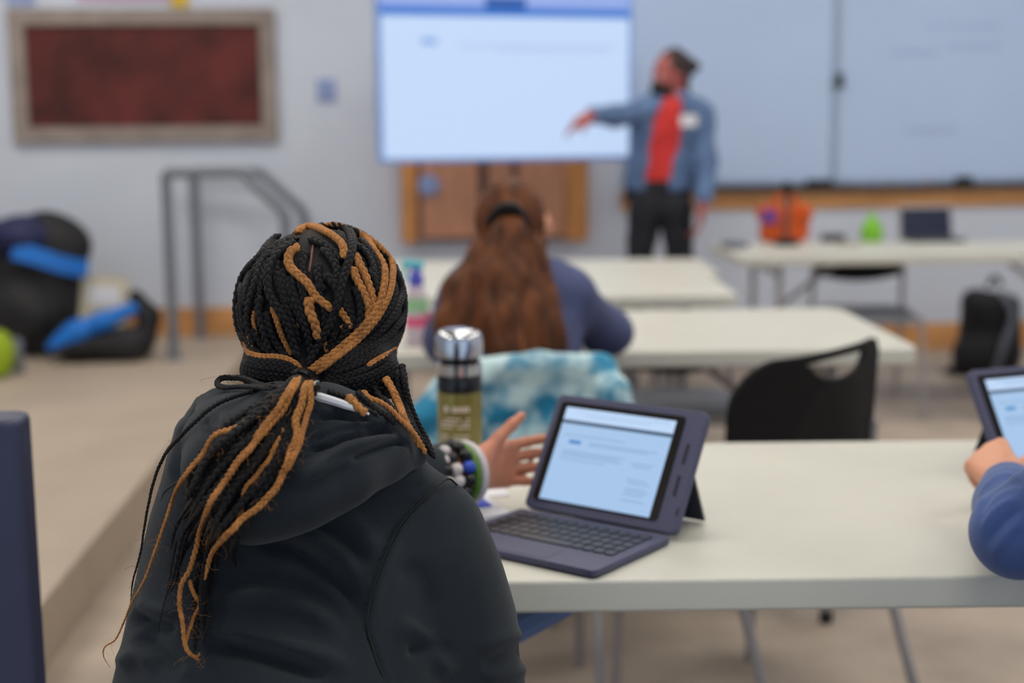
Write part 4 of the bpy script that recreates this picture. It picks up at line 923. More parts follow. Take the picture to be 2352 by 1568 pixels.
TOR2 = [(.99, .0, 3.12, .10, .06), (.95, .0, 3.10, .13, .085), (.88, .005, 3.08, .15, .105), (.75, .0, 3.05, .155, .11), (.6, .0, 3.05, .15, .11), (.475, .0, 3.06, .16, .12)]
Fb.column([(z, x, y, a - .03, b - .025) for z, x, y, a, b in TOR2], .03)
Fb.chain([(shl, .042), (ell_, .036), (wl, .026)], .02); Fb.chain([(shr, .042), (elr, .036), (wr2, .026)], .02)
add_hand(Fb, wl, (.75, .6, -.05), (0, 0, -1), (.6, -.75, 0), .85, [(.2, .3, .25)] * 4); add_hand(Fb, wr2, (-.6, .75, -.05), (0, 0, -1), (-.75, -.6, 0), .85, [(.2, .3, .25)] * 4)
me = Fb.mesh('body'); paint(me, face_spots(L2, .86)); link('body', me, SK('skin_light'), S2, world=True)
Fh = Field((-.36, 2.75, .40), (.42, 3.72, 1.08), .008)
Fh.column(TOR2, .04); Fh.chain([((-.06, 3.1, .96), .05), (shl, .058), (ell_, .050), (wl - Vector((0, .05, 0)), .034)], .04); Fh.chain([((.06, 3.1, .96), .05), (shr, .058), (elr, .054), (wr2 - Vector((0, .05, 0)), .034)], .04)
link('jumper', Fh.mesh('jumper', lambda V, N: V + N * (.003 * np.sin(40 * V[:, 2] + 25 * V[:, 0]) * np.sin(19 * V[:, 0] - 12 * V[:, 2]))[:, None]), M['navy_knit'], S2, world=True)
Fg = Field((-.25, 2.85, .70), (.22, 3.35, 1.22), .0055)
X_ = lambda u: (u - CX) / FPX * 3.15
Fg.ell(hc2 + Vector((0, -.012, .008)), (.080, .095, .092), None, .02)
Fg.column([(ZC(560, 3.12), X_(1174), 3.10, .082, .055), (ZC(620, 3.1), X_(1168), 3.05, .094, .045), (ZC(690, 3.05), X_(1162), 2.985, .112, .038), (ZC(760, 3.02), X_(1172), 2.955, .120, .034), (ZC(812, 3.0), X_(1185), 2.94, .112, .028)], .03, 2.0)
Fg.chain([(pp(1176, 490, 3.09), .022), (pp(1170, 540, 3.05), .038), (pp(1160, 640, 3.0), .046), (pp(1160, 740, 2.96), .05), (pp(1175, 808, 2.93), .04)], .02)
Fg.chain([(pp(1105, 600, 3.1), .03), (pp(1060, 670, 3.04), .040), (pp(1032, 740, 3.02), .034), (pp(1022, 812, 3.02), .022)], .02)
Fg.cone(pp(1165, 492, 3.095), pp(1135, 520, 3.09), .016, .01, .012, True); Fg.cone(pp(1165, 492, 3.095), pp(1200, 530, 3.09), .016, .01, .012, True)
def strands(V, N):
    a = np.arctan2(V[:, 0] - .0, 3.25 - V[:, 1]) * 26 + 1.4 * np.sin(V[:, 2] * 22 + V[:, 0] * 30)
    fall = np.clip((1.14 - V[:, 2]) * 6, .15, 1)
    return V + N * ((.0045 * np.sin(a) + .0028 * np.sin(2.3 * a + 4)) * fall)[:, None]
link('long_hair', Fg.mesh('long_hair', strands), M['brown_hair'], S2, world=True)
MB().tube(catmull([pp(1128, 512, 3.075), pp(1148, 484, 3.05), pp(1168, 476, 3.04), pp(1188, 486, 3.05), pp(1206, 520, 3.07)], 6), .014, 10).build('hair_clip', M['black_plastic'], S2, True, world=True, label='black clip holding the hair back')
Fp = Field((-.3, 2.8, 0), (.32, 3.75, .6), .01)
for sx in (-1, 1): Fp.chain([((sx * .08 - .02, 3.08, .555), .078), ((sx * .10 - .02, 3.48, .55), .064), ((sx * .11 - .02, 3.52, .1), .046)], .03)
link('trousers', Fp.mesh('trousers'), M['jeans'], S2, world=True)
for sx in (-1, 1):
    a = Vector((sx * .11 - .02, 3.52, 0)); Fs = Field(a - Vector((.07, .1, 0)), a + Vector((.07, .24, .12)), .007); Fs.ell(a + Vector((0, .02, .05)), (.042, .06, .05), None, .02); Fs.ell(a + Vector((0, .11, .034)), (.045, .09, .034), None, .02)
    link('shoe', Fs.mesh('shoe'), M['rubber'], S2, world=True)
# teal jacket over her chair
cy = CH2[1] - .2
Fj = Field((-.42, 2.5, .30), (.46, 3.0, .90), .0065)
jx0, jx1 = X_(1010) - .02, X_(1420) * .96
tl, tr = pp(1080, 850, 2.82), pp(1385, 842, 2.86)
Fj.chain([(tl, .022), (pp(1240, 832, 2.83), .022), (tr, .024)], .02)
Rj = Matrix.Rotation(.05, 3, 'Z') @ Matrix.Rotation(-.06, 3, 'X')
mid = (tl + tr) / 2
Fj.box(mid + Vector((0, -.012, -.16)), ((tr - tl).length / 2 + .012, .014, .17), Rj, .012, .03); Fj.box(mid + Vector((.0, .042, -.12)), ((tr - tl).length / 2 + .006, .012, .12), Rj, .012, .03)
Fj.chain([(tr + Vector((-.01, -.01, -.01)), .026), (pp(1412, 900, 2.8), .026), (pp(1436, 960, 2.79), .026), (pp(1450, 1050, 2.79), .024)], .03)
Fj.chain([(tl + Vector((.01, -.01, -.02)), .026), (pp(1030, 910, 2.8), .036), (pp(985, 970, 2.79), .04), (pp(960, 1060, 2.79), .038)], .03)
J = tag(link('draped_jacket', Fj.mesh('draped_jacket', lambda V, N: V + N * (.006 * np.sin(38 * V[:, 0] + 6 * np.sin(14 * V[:, 2])) * np.clip((.86 - V[:, 2]) * 7, .1, 1))[:, None]), M['teal']), 'teal and white tie dyed jacket draped over the long haired student\'s chair', 'jacket')

# ================================================================== the standing person pointing at the screen
S3 = person('person standing at the front in a denim jacket and red shirt, pointing at the screen', (.79, 6.85, 0))
D3 = 6.95; T3p = lambda u, v, d=D3: pp(u, v, d)
h3 = T3p(1545, 170); fw3 = Vector((-.85, -.5, -.12))
YB = h3.y
Fb = Field((h3.x - .75, YB - .75, 0), (h3.x + .35, YB + .35, 1.80), .0095)
L3 = add_head(Fb, h3 + Vector((-.01, 0, -.005)), fw3, .95); Fb.cone(h3 + Vector((.015, .02, -.07)), T3p(1548, 250), .055, .06, .03)
def TZ(v): return pp(0, v, D3).z
TX = lambda u: (u - CX) / FPX * D3
TOR3 = [(TZ(238), TX(1545), YB, .12, .07), (TZ(262), TX(1545), YB, .17, .09), (TZ(310), TX(1540), YB, .165, .11), (TZ(370), TX(1530), YB, .15, .105), (TZ(430), TX(1522), YB, .16, .11)]
Fb.column([(z, x, y, a - .03, b - .03) for z, x, y, a, b in TOR3], .04)
sA, eA, wA = T3p(1482, 258), T3p(1415, 266, 6.78), T3p(1358, 264, 6.6); sB, eB, wB = T3p(1606, 270), T3p(1622, 375, 6.93), T3p(1616, 470, 6.82)
Fb.chain([(sA, .05), (eA, .04), (wA, .028)], .02); Fb.chain([(sB, .05), (eB, .04), (wB, .028)], .02)
add_hand(Fb, wA, (-.72, -.55, -.35), (-.2, .5, -.8), (.2, -.8, -.5), .98, [(.1, .2, .1), (.3, .5, .3), (.5, .7, .4), (.6, .8, .5)], .05)
add_hand(Fb, wB, (-.15, -.25, -1), (-1, 0, .1), (-.1, -1, .2), 1., [(.3, .5, .4)] * 4, .05)
hipx = TX(1516)
me = Fb.mesh('body'); paint(me, face_spots(L3, .95)); link('body', me, SK('skin_brown'), S3, world=True)
Fs = Field((h3.x - .3, YB - .25, .8), (h3.x + .3, YB + .25, 1.5), .009); Fs.column([(z, x, y - .004, a - .006, b) for z, x, y, a, b in TOR3], .03); link('shirt', Fs.mesh('shirt'), M['red_shirt'], S3, world=True)
Fj = Field((h3.x - .7, YB - .75, .72), (h3.x + .35, YB + .3, 1.52), .0085)
zj = TZ(452); Fj.column([(z, x, y + .004, a + .022, b + .02) for z, x, y, a, b in TOR3] + [(zj, TX(1528), YB, .185, .13)], .04)
Fj.chain([((TX(1530), YB, TZ(240)), .06), (sA, .068), (eA, .052), (wA + (eA - wA) * .12, .042)], .04); Fj.chain([((TX(1560), YB, TZ(240)), .06), (sB, .068), (eB, .054), (wB + (eB - wB) * .1, .044)], .04)
fo = Vector((0, -.13, 0))
Fj.chain([(T3p(1548, 205) + fo, .080), (T3p(1532, 270) + fo, .092), (T3p(1520, 340) + fo, .104), (T3p(1505, 410) + fo, .115), (T3p(1500, 520) + fo, .12)], .012, True)
def creases(V, N): return V + N * (.005 * np.sin(30 * V[:, 2] + 18 * V[:, 0]) * np.sin(23 * V[:, 0] - 20 * V[:, 2] + 14 * V[:, 1]))[:, None]
jk = link('denim_jacket', Fj.mesh('denim_jacket', creases), M['denim'], S3, world=True)
p = T3p(1582, 277, 6.78); MB().box(p, (.085, .012, .055), Matrix.Rotation(.2, 3, 'Z')).build('badge', M['paper'], S3, world=True, bevel=.002, label='white name badge on the jacket')
MB().tube([T3p(1572, 225, 6.86), T3p(1588, 240, 6.84), T3p(1570, 262, 6.81)], .018, 8).build('collar', M['denim'], jk, True)
bpy.data.objects['collar'].location = (0, 0, 0)
Fp = Field((hipx - .32, YB - .25, 0.02), (hipx + .32, YB + .25, 1.06), .0095)
kL, kR = T3p(1470, 590), T3p(1560, 590); aL, aR = (TX(1458), YB + .02, .09), (TX(1566), YB - .02, .09)
Fp.column([(TZ(420), TX(1520), YB, .160, .105), (TZ(455), TX(1518), YB, .172, .12), (TZ(480), TX(1516), YB, .170, .12)], .03)
Fp.chain([(T3p(1483, 480), .088), (kL, .066), (aL, .05)], .02); Fp.chain([(T3p(1553, 480), .088), (kR, .066), (aR, .05)], .02)
link('trousers', Fp.mesh('trousers', creases), M['black_trousers'], S3, world=True)
for a in (aL, aR):
    a = Vector((a[0], a[1], 0)); F_ = Field(a - Vector((.1, .26, 0)), a + Vector((.1, .12, .13)), .008); F_.ell(a + Vector((0, .0, .05)), (.045, .07, .05), None, .02); F_.ell(a + Vector((-.02, -.11, .036)), (.046, .1, .036), None, .02); link('shoe', F_.mesh('shoe'), M['rubber'], S3, world=True)
r3_, f3_, u3_ = frame(fw3); R3 = Matrix((r3_, f3_, u3_)).transposed()
Fm = Field(h3 - Vector((.2, .2, .2)), h3 + Vector((.2, .2, .1)), .007); Fm.ell(L3(0, .055, -.068), (.062, .066, .052), R3, .01); Fm.cone(L3(0, .105, -.04), L3(0, .105, -.085), .022, .018, .02); link('face_mask', Fm.mesh('face_mask'), M['mask_black'], S3, world=True)
Fg = Field(h3 - Vector((.2, .2, .16)), h3 + Vector((.3, .3, .16)), .007); Fg.ell(L3(0, -.03, .035), (.084, .092, .098), R3, .01); Fg.ell(L3(0, .12, -.05), (.10, .085, .085), R3, .02, True)
Fg.ell(T3p(1585, 152, 6.97), (.052, .05, .038), None, .02); Fg.cone(T3p(1560, 165, 6.97), T3p(1570, 215, 6.99), .05, .03, .03)
link('hair', Fg.mesh('hair', lambda V, N: V + N * (.003 * np.sin(V[:, 2] * 120 + V[:, 0] * 90))[:, None]), M['dark_hair'], S3, world=True)

# ================================================================== the neighbour at the right end of the nearest table
S4 = person('person at the right edge in a blue fleece sleeve, hand at the second tablet', (.86, 1.42, 0))
eR, wR = pp(2338, 1222, 1.63), pp(2316, 1116, 1.86); sR = Vector((.735, 1.47, 1.0))
Fb = Field((.50, 1.10, .40), (1.16, 2.2, 1.30), .0048)
hc4 = Vector((.90, 1.50, 1.16)); L4 = add_head(Fb, hc4, (.1, 1, -.2), .88); Fb.cone(hc4 + Vector((0, -.02, -.09)), (.9, 1.42, .97), .05, .06, .03)
TOR4 = [(1.02, .90, 1.43, .09, .06), (.97, .90, 1.43, .14, .09), (.88, .9, 1.42, .155, .11), (.7, .9, 1.4, .16, .12), (.44, .9, 1.36, .18, .14)]
Fb.column([(z, x, y, a - .03, b - .025) for z, x, y, a, b in TOR4], .03)
Fb.chain([(sR, .042), (eR, .036), (wR, .025)], .02)
hd4 = Vector((-.05, .95, .30))
add_hand(Fb, wR + Vector((-.0, .008, .0)), hd4, (.45, .2, -.85), (.85, .1, .45), .92, [(.55, .75, .5), (.6, .8, .5), (.65, .8, .5), (.7, .85, .5)], .04, (.7, .5, .4))
sR2, eR2, wR2 = Vector((1.06, 1.47, 1.0)), Vector((1.10, 1.60, .82)), Vector((1.03, 1.82, .835)); Fb.chain([(sR2, .042), (eR2, .036), (wR2, .025)], .02); add_hand(Fb, wR2, (-.3, .9, .05), (0, 0, -1), (-.9, -.3, 0), .82, [(.3, .4, .3)] * 4)
me = Fb.mesh('body'); paint(me, face_spots(L4, .88)); link('body', me, SK('skin_light'), S4, world=True)
Fh = Field((.50, 1.10, .40), (1.18, 2.12, 1.1), .0048); Fh.column(TOR4, .04)
Fh.chain([((.9, 1.43, .99), .06), (sR, .064), (eR + Vector((.0, 0, .0)), .048), ((eR + wR) / 2 + Vector((.002, 0, .0)), .044), (wR - (wR - eR) * .10, .038)], .03); Fh.chain([((.9, 1.43, .99), .06), (sR2, .064), (eR2, .05), (wR2, .036)], .03)
SLV = [([(2250, 1180), (2275, 1135), (2320, 1110), (2352, 1115)], 7, -.004), ([(2255, 1215), (2290, 1170), (2340, 1140)], 7, .004), ([(2262, 1250), (2300, 1200), (2345, 1165)], 8, -.005), ([(2275, 1280), (2310, 1235), (2350, 1195)], 9, .004), ([(2245, 1160), (2262, 1120), (2300, 1092), (2345, 1095)], 6, .003)]
link('fleece', Fh.mesh('fleece', lambda V, N: folds(V, N, SLV)), M['blue_fleece'], S4, world=True)
Fg = Field(hc4 - Vector((.14, .16, .2)), hc4 + Vector((.14, .14, .14)), .007); Fg.ell(hc4 + Vector((0, -.02, .02)), (.082, .092, .098), None, .01); Fg.ell(hc4 + Vector((0, .1, -.05)), (.1, .09, .09), None, .02, True); link('hair', Fg.mesh('hair'), M['dark_hair'], S4, world=True)
Fp = Field((.6, 1.1, 0), (1.2, 2.0, .6), .01)
for sx in (-1, 1): Fp.chain([((.9 + sx * .09, 1.36, .5), .09), ((.9 + sx * .1, 1.76, .52), .064), ((.9 + sx * .1, 1.80, .1), .046)], .03)
link('trousers', Fp.mesh('trousers'), M['jeans'], S4, world=True)
for sx in (-1, 1):
    a = Vector((.9 + sx * .1, 1.80, 0)); F_ = Field(a - Vector((.07, .1, 0)), a + Vector((.07, .24, .12)), .007); F_.ell(a + Vector((0, .02, .05)), (.042, .06, .05), None, .02); F_.ell(a + Vector((0, .11, .034)), (.045, .09, .034), None, .02); link('shoe', F_.mesh('shoe'), M['rubber'], S4, world=True)

# ================================================================== things on the nearest table
def tablet(label, loc, rz, W=.243, lean=.54, Hc=.174, kd=.182):
    """hinge edge along local x at the origin, keyboard towards -y"""
    t = thing('tablet_computer', label, 'tablet', loc, rz)
    R = Matrix.Rotation(-lean, 3, 'X')
    def slab(name, poly_c, size, dy, m, parent, bev, depth):
        mb = MB(); poly = rrect(size[0], size[1], bev, 5, poly_c); n = len(poly)
        U = Vector((0, 0, .0085)); V = [R @ Vector((x, dy, z)) + U for x, z in poly] + [R @ Vector((x, dy + depth, z)) + U for x, z in poly]
        mb.add(V, [tuple(range(n)), tuple(range(2 * n - 1, n - 1, -1))] + [(i, n + i, n + (i + 1) % n, (i + 1) % n) for i in range(n)])
        return mb.build(name, m, parent)
    case = slab('case', (0, Hc / 2 + .004), (W, Hc), 0, M['case'], t, .010, .014); b = case.modifiers.new('b', 'BEVEL'); b.width = .002; b.segments = 2; b.limit_method = 'ANGLE'
    bx0, bx1, bz0, bz1 = -W / 2 + .011, W / 2 - .030, .017, Hc - .007
    scr = slab('screen', ((bx0 + bx1) / 2, (bz0 + bz1) / 2), (bx1 - bx0, bz1 - bz0), -.0012, M['bezel'], t, .006, .0012)
    sx0, sx1, sz0, sz1 = bx0 + .012, bx1 - .013, bz0 + .003, bz1 - .008; SW, SH = sx1 - sx0, sz1 - sz0
    def bit(name, a, b, c, d, m, dy=-.0022):
        return slab(name, (sx0 + (a + b) / 2 * SW, sz0 + (c + d) / 2 * SH), ((b - a) * SW, (d - c) * SH), dy, M[m], scr, .0004, .0006)
    bit('page', 0, 1, 0, 1, 'page', -.0018); bit('page_header', .0, 1, .865, 1, 'page_head'); bit('dark_bar', 0, 1, .825, .865, 'page_bar'); bit('button', .115, .225, .615, .655, 'page_button')
    for (a, b_, c) in ((.30, .92, .64), (.30, .84, .615), (.05, .62, .70), (.08, .66, .53), (.08, .60, .505), (.08, .64, .48), (.08, .50, .44), (.72, .92, .50), (.74, .90, .47), (.72, .90, .33), (.74, .93, .30), (.72, .92, .24), (.74, .93, .21), (.72, .90, .18), (.72, .92, .12), (.2, .8, .92), (.1, .95, .955)):
        bit('text_line', a, b_, c, c + .012, 'page_text')
    for z in (Hc * .40, Hc * .66): slab('speaker_slot', (W / 2 - .016, z), (.0045, .030), -.0008, M['slot'], t, .002, .001)
    slab('side_button', (W / 2 - .004, Hc * .2), (.003, .012), -.0006, M['slot'], t, .001, .001)
    kb = MB().prism(rrect(W, kd, .008, 4, (0, -kd / 2 - .004)), .002, .011).build('keyboard', M['case'], t, bevel=.002)
    kw = (W - .03) / 13; kh = .0205; k0 = None
    for r in range(5):
        for c in range(13):
            if r == 4 and 4 <= c <= 8:
                if c > 4: continue
                MB().prism(rrect(kw * 4.9, kh * .82, .002, 3, (-W / 2 + .015 + 6.5 * kw, -.022 - (r + .5) * kh)), .011, .0128).build('key', M['key'], kb); continue
            if k0 is None: k0 = MB().prism(rrect(kw * .84, kh * .82, .002, 3), .011, .0128).build('key', M['key'], kb); o = k0
            else: o = k0.copy(); COL.objects.link(o)
            o.location = (-W / 2 + .015 + (c + .5) * kw, -.022 - (r + .5) * kh, 0)
    MB().prism(rrect(.09, .042, .004, 3, (0, -kd + .024)), .011, .0114).build('touch_pad', M['case'], kb)
    top = R @ Vector((0, .0145, Hc * .62)) + Vector((0, 0, .0085)); hw = .095
    st = MB(); poly = [(-hw, 0), (hw, 0)]
    ft = Vector((0, top.y + .04, .003)); V = []
    for off in (0, .005):
        for x in (-hw, hw): V += [(x + (.014 if x > 0 else 0), top.y + off, top.z), (x + (.014 if x > 0 else 0), ft.y + off, ft.z)]
    st.add(V, [(0, 1, 3, 2), (4, 6, 7, 5), (0, 4, 5, 1), (2, 3, 7, 6), (0, 2, 6, 4), (1, 5, 7, 3)]); st.build('kickstand', M['case_dark'], t)
    return t
TZ1 = TOP + .0005
hl, hr = at_z(1200, 1172, TZ1 + .006), at_z(1546, 1238, TZ1 + .006)
c = (hl + hr) / 2; rzt = math.atan2(hr.y - hl.y, hr.x - hl.x)
tablet('open tablet in a slate purple keyboard case, lit page, on the nearest table', (c.x, c.y, TZ1), rzt, (hr.xy - hl.xy).length)
p = at_z(2322, 1120, TZ1); tablet('second tablet in a purple case, cut off at the right edge of the photo', (p.x + .114, p.y + .075, TZ1), .38)
# steel and olive bottle
p = at_z(1058, 1052, TOP); t = thing('vacuum_bottle', 'olive drinking bottle with black collar and chrome cap on the nearest table', 'bottle', (p.x, p.y, TOP + .001))
sc_ = 1.; bh = pp(1058, 748, (p - CAM_LOC).dot(-CAM_R.col[2])).z - TOP; r = .0375
MB().lathe([(r * .92, 0), (r, .006), (r, bh * .50), (r * .97, bh * .52)], n=40).build('body', M['olive'], t, True)
MB().lathe([(r * .97, bh * .52), (r * 1.0, bh * .525), (r * 1.0, bh * .64), (r * .96, bh * .65)], n=40).build('collar', M['bottle_black'], t, True)
MB().lathe([(r * .94, bh * .65), (r * 1.0, bh * .655), (r * 1.0, bh * .735), (r * .9, bh * .74)], n=40).build('steel_ring', M['chrome'], t, True)
MB().lathe([(r * .88, bh * .74), (r * .88, bh * .80)], n=40).build('neck', M['bottle_black'], t, True)
MB().lathe([(r * .96, bh * .785), (r * 1.06, bh * .79), (r * 1.06, bh * .91), (r * 1.03, bh * .94), (r * .95, bh * .968), (r * .8, bh * .988), (r * .55, bh * .997), (r * .2, bh)], n=40).build('cap', M['chrome'], t, True)
pr_ = MB()
def on_b(a, z, w_, h_):
    an = math.radians(a - 100); x, y = math.cos(an), math.sin(an); pr_.box((x * r, y * r, z), (.002, w_, h_), Matrix.Rotation(an, 3, 'Z'))
for i, a in enumerate((-24, -4, 5, 14, 23, 32)): on_b(a, bh * .405, .0075 if i == 0 else .0048, .010 if i == 0 else .0085)
for k, z in enumerate((.33, .30, .27, .20, .17, .14)):
    for i, a in enumerate(range(-34, 40, 11)):
        if (i + k) % 5: on_b(a, bh * z, .0055, .0035)
pr_.build('printed_text', M['print'], t, label='small pale print on the bottle')
# card and paper
a = at_z(1120, 1182, TOP); t = thing('phone_case', 'white slim box with a blue top, half hidden by the black sleeve beside the keyboard', 'box', (a.x - .018, a.y + .012, TOP + .0005), .35)
MB().prism(rrect(.075, .10, .008, 4), 0, .009).build('tray', M['paper'], t, bevel=.002); MB().prism(rrect(.058, .05, .004, 4, (-.006, .014)), .009, .0105).build('lid', M['paper_blue'], t)
t.name = 'slim_box'
a = at_z(1112, 1133, TOP); t = tag(MB().prism(rrect(.07, .05, .004, 3), 0, .0012).build('paper_slip', M['paper']), 'white paper slip on the nearest table below the raised hand', 'paper'); t.location = (a.x, a.y, TOP + .0005); t.rotation_euler.z = .2
# ------------------------------------------------------------------ spray bottle on the second table
p = at_z(962, 792, TOP); d_ = 3.5
t = thing('spray_bottle', 'spray bottle with cyan trigger and violet collar on the second row table', 'bottle', (p.x - .004, p.y, TOP + .001))
hs = pp(962, 594, (p - CAM_LOC).dot(-CAM_R.col[2])).z - TOP
MB().lathe([(.028, 0), (.031, .005), (.031, hs * .52), (.022, hs * .66), (.014, hs * .72)], n=28).build('body', M['clear'], t, True)
MB().lathe([(.0315, hs * .40), (.0315, hs * .55)], n=28).build('label', M['clear_green'], t, True); MB().lathe([(.0316, hs * .22), (.0316, hs * .34)], n=28).build('lower_label', M['pink_label'], t, True)
MB().lathe([(.018, hs * .69), (.019, hs * .70), (.019, hs * .82), (.014, hs * .84)], n=24).build('collar', M['violet'], t, True)
tg = MB(); tg.tube([(.02, 0, hs * .93), (-.035, 0, hs * .95)], .011, 10); tg.build('nozzle', M['cyan'], t, True); MB().tube([(-.022, 0, hs * .92), (-.03, 0, hs * .84), (-.026, 0, hs * .76)], .005, 8).build('trigger', M['cyan'], t, True); MB().lathe([(.011, hs * .83), (.011, hs * .92)], n=16).build('neck', M['violet'], t, True)
p = at_z(1004, 800, TOP); t = thing('plastic_cup', 'pale pink cup half hidden behind the braids, beside the spray bottle', 'cup', (p.x, p.y + .07, TOP + .001)); MB().lathe([(.026, 0), (.034, .09), (.031, .09), (.024, .006)], n=24).build('cup', M['pink_label'], t, True); MB().lathe([(.0352, .085), (.0352, .092), (.03, .095)], n=24).build('rim', M['clear'], t, True)
# ------------------------------------------------------------------ things on the table near the whiteboard
def on4(u, v): return at_z(u, v, TOP)
p = on4(1812, 560); s4 = (p - CAM_LOC).dot(-CAM_R.col[2]) / FPX
t = thing('tote_bag', 'orange tote bag with a purple patch on the table near the whiteboard', 'bag', (p.x, p.y + .12, TOP + .001), .05)
F_ = Field((-.2, -.1, 0), (.2, .1, .24), .007); F_.box((0, 0, .085), (.115, .05, .085), None, .03, .02); F_.box((0, 0, .15), (.135, .045, .03), None, .02, .03); link('bag', F_.mesh('bag', lambda V, N: V + N * (.004 * np.sin(50 * V[:, 0] + 20 * V[:, 2]))[:, None]), M['orange'], t)
MB().prism([(-.125, -.058), (-.055, -.062), (-.055, -.05), (-.125, -.046)], .095, .165).build('patch', M['purple'], t)
for y in (-.045, .045): MB().tube(catmull([(-.06, y, .16), (-.045, y, .215), (0, y * .8, .23), (.045, y, .215), (.06, y, .16)], 5), .006, 8).build('handle', M['orange'], t, True)
p = on4(1803, 562); t = thing('desk_microphone', 'black round based stand with a thin upright stem, before the orange tote bag', 'stand', (p.x, p.y - .03, TOP + .001))
MB().lathe([(.06, 0), (.064, .008), (.055, .026), (.022, .036)], n=28).build('base', M['rubber'], t, True); MB().tube([(0, 0, .03), (0, 0, .25)], .011, 12).build('stem', M['dark_alu'], t, True); MB().lathe([(.016, .24), (.022, .25), (.022, .29), (.012, .30)], n=18).build('head', M['rubber'], t, True)
t.name = 'desk_stand'
p = on4(2008, 556); t = thing('toy', 'bright green rounded pot shaped figure between the tote bag and the laptop', 'ornament', (p.x, p.y + .05, TOP + .001)); t.name = 'green_ornament'
MB().lathe([(.045, 0), (.054, .02), (.054, .055), (.040, .09), (.02, .12), (.008, .13)], n=24).build('body', M['green_apple'], t, True); MB().tube([(0, 0, .125), (.006, 0, .15)], .006, 8).build('stem', M['green_apple'], t, True)
p = on4(2135, 552); t = thing('laptop', 'dark laptop with open lid on the table near the whiteboard', 'laptop', (p.x, p.y + .02, TOP + .001), .04)
MB().prism(rrect(.27, .19, .01, 4, (0, -.06)), 0, .016).build('base', M['dark_alu'], t, bevel=.003); Rl = Matrix.Rotation(-.22, 3, 'X')
MB().box(Rl @ Vector((0, .035, .092)) , (.27, .009, .175), Rl).build('lid', M['tube'], t, bevel=.003); MB().box(Rl @ Vector((0, .029, .088)), (.25, .003, .152), Rl).build('screen', M['laptop_dark'], t)
for (u, v, sz, k, lb, nm, ct) in ((1916, 556, (.11, .07, .035), 'dark_alu', 'small dark case lying right of the orange tote bag', 'pencil_case', 'case'), (1955, 566, (.12, .08, .012), 'beige_card', 'beige notebook lying before the green ornament', 'notebook', 'book'), (1665, 572, (.09, .13, .028), 'steel', 'grey wallet sized pouch at the left end of the table near the whiteboard', 'pouch', 'pouch')):
    p = on4(u, v); t = thing(nm, lb, ct, (p.x + (.05 if nm == 'pouch' else 0), p.y + .03, TOP + .001), .3); MB().prism(rrect(sz[0], sz[1], .012, 4), 0, sz[2]).build('body', M[k], t, bevel=.004); MB().prism(rrect(sz[0] * .8, sz[1] * .5, .008, 4), sz[2], sz[2] + .002).build('top_panel', M['rubber'], t)

# ================================================================== bags
def strap(parent, pts, m, rx=.02, ry=.005):
    P = catmull(pts, 6); mb = MB(); V = []; F = []; n = len(P)
    for i in range(n):
        tg_ = Vector(P[min(i + 1, n - 1)] - P[max(i - 1, 0)]).normalized(); sd = tg_.cross(Vector((0, -1, .25))).normalized(); up = sd.cross(tg_)
        for a, b in ((-1, -1), (1, -1), (1, 1), (-1, 1)): V.append(Vector(P[i]) + sd * rx * a + up * ry * b)
    for i in range(n - 1):
        for k in range(4): F.append((i * 4 + k, i * 4 + (k + 1) % 4, i * 4 + 4 + (k + 1) % 4, i * 4 + 4 + k))
    F += [(0, 3, 2, 1), (n * 4 - 4, n * 4 - 3, n * 4 - 2, n * 4 - 1)]; return mb.add(V, F).build('strap', m, parent, True)
puff = lambda V, N: V + N * (.010 * np.sin(15 * V[:, 0] + 7 * V[:, 2]) * np.sin(13 * V[:, 2] - 9 * V[:, 1] + 2))[:, None]
# big backpack, left
g = at_z(70, 826, STAGE_Z); k_ = (g - CAM_LOC).dot(-CAM_R.col[2]) / FPX; B = lambda u, v, dy=0.: ((u - 70) * k_, dy, (826 - v) * k_ * 1.0)
t = thing('backpack', 'big black and navy backpack leaning at the far left on the platform', 'backpack', (g.x, g.y + .2, STAGE_Z))
F_ = Field((-.42, -.26, 0), (.32, .3, .76), .011)
F_.box(B(55, 690, .05), (.22, .14, .27), Matrix.Rotation(.08, 3, 'Y'), .09, .05); F_.ell(B(95, 570, .05), (.20, .15, .17), None, .06); F_.ell(B(40, 720, -.06), (.22, .15, .2), None, .06); F_.box(B(45, 790, .0), (.22, .15, .07), None, .05, .05)
link('main_bag', F_.mesh('main_bag', puff), M['black_nylon'], t)
F_ = Field((-.42, -.3, .4), (.2, .3, .78), .010); F_.ell(B(28, 548, -.02), (.19, .17, .105), None, .04); link('top_pocket', F_.mesh('top_pocket', puff), M['navy_nylon'], t, label='navy blue top pocket')
strap(t, [B(40, 575, -.17), B(95, 590, -.165), B(150, 612, -.13), B(190, 625, -.04)], M['blue_nylon'], .045, .008)['label'] = 'bright blue strap'
F_ = Field((-.42, -.34, .02), (.26, .1, .5), .010); F_.ell(B(35, 730, -.15), (.2, .10, .16), None, .03); link('front_pocket', F_.mesh('front_pocket', puff), M['black_nylon'], t)
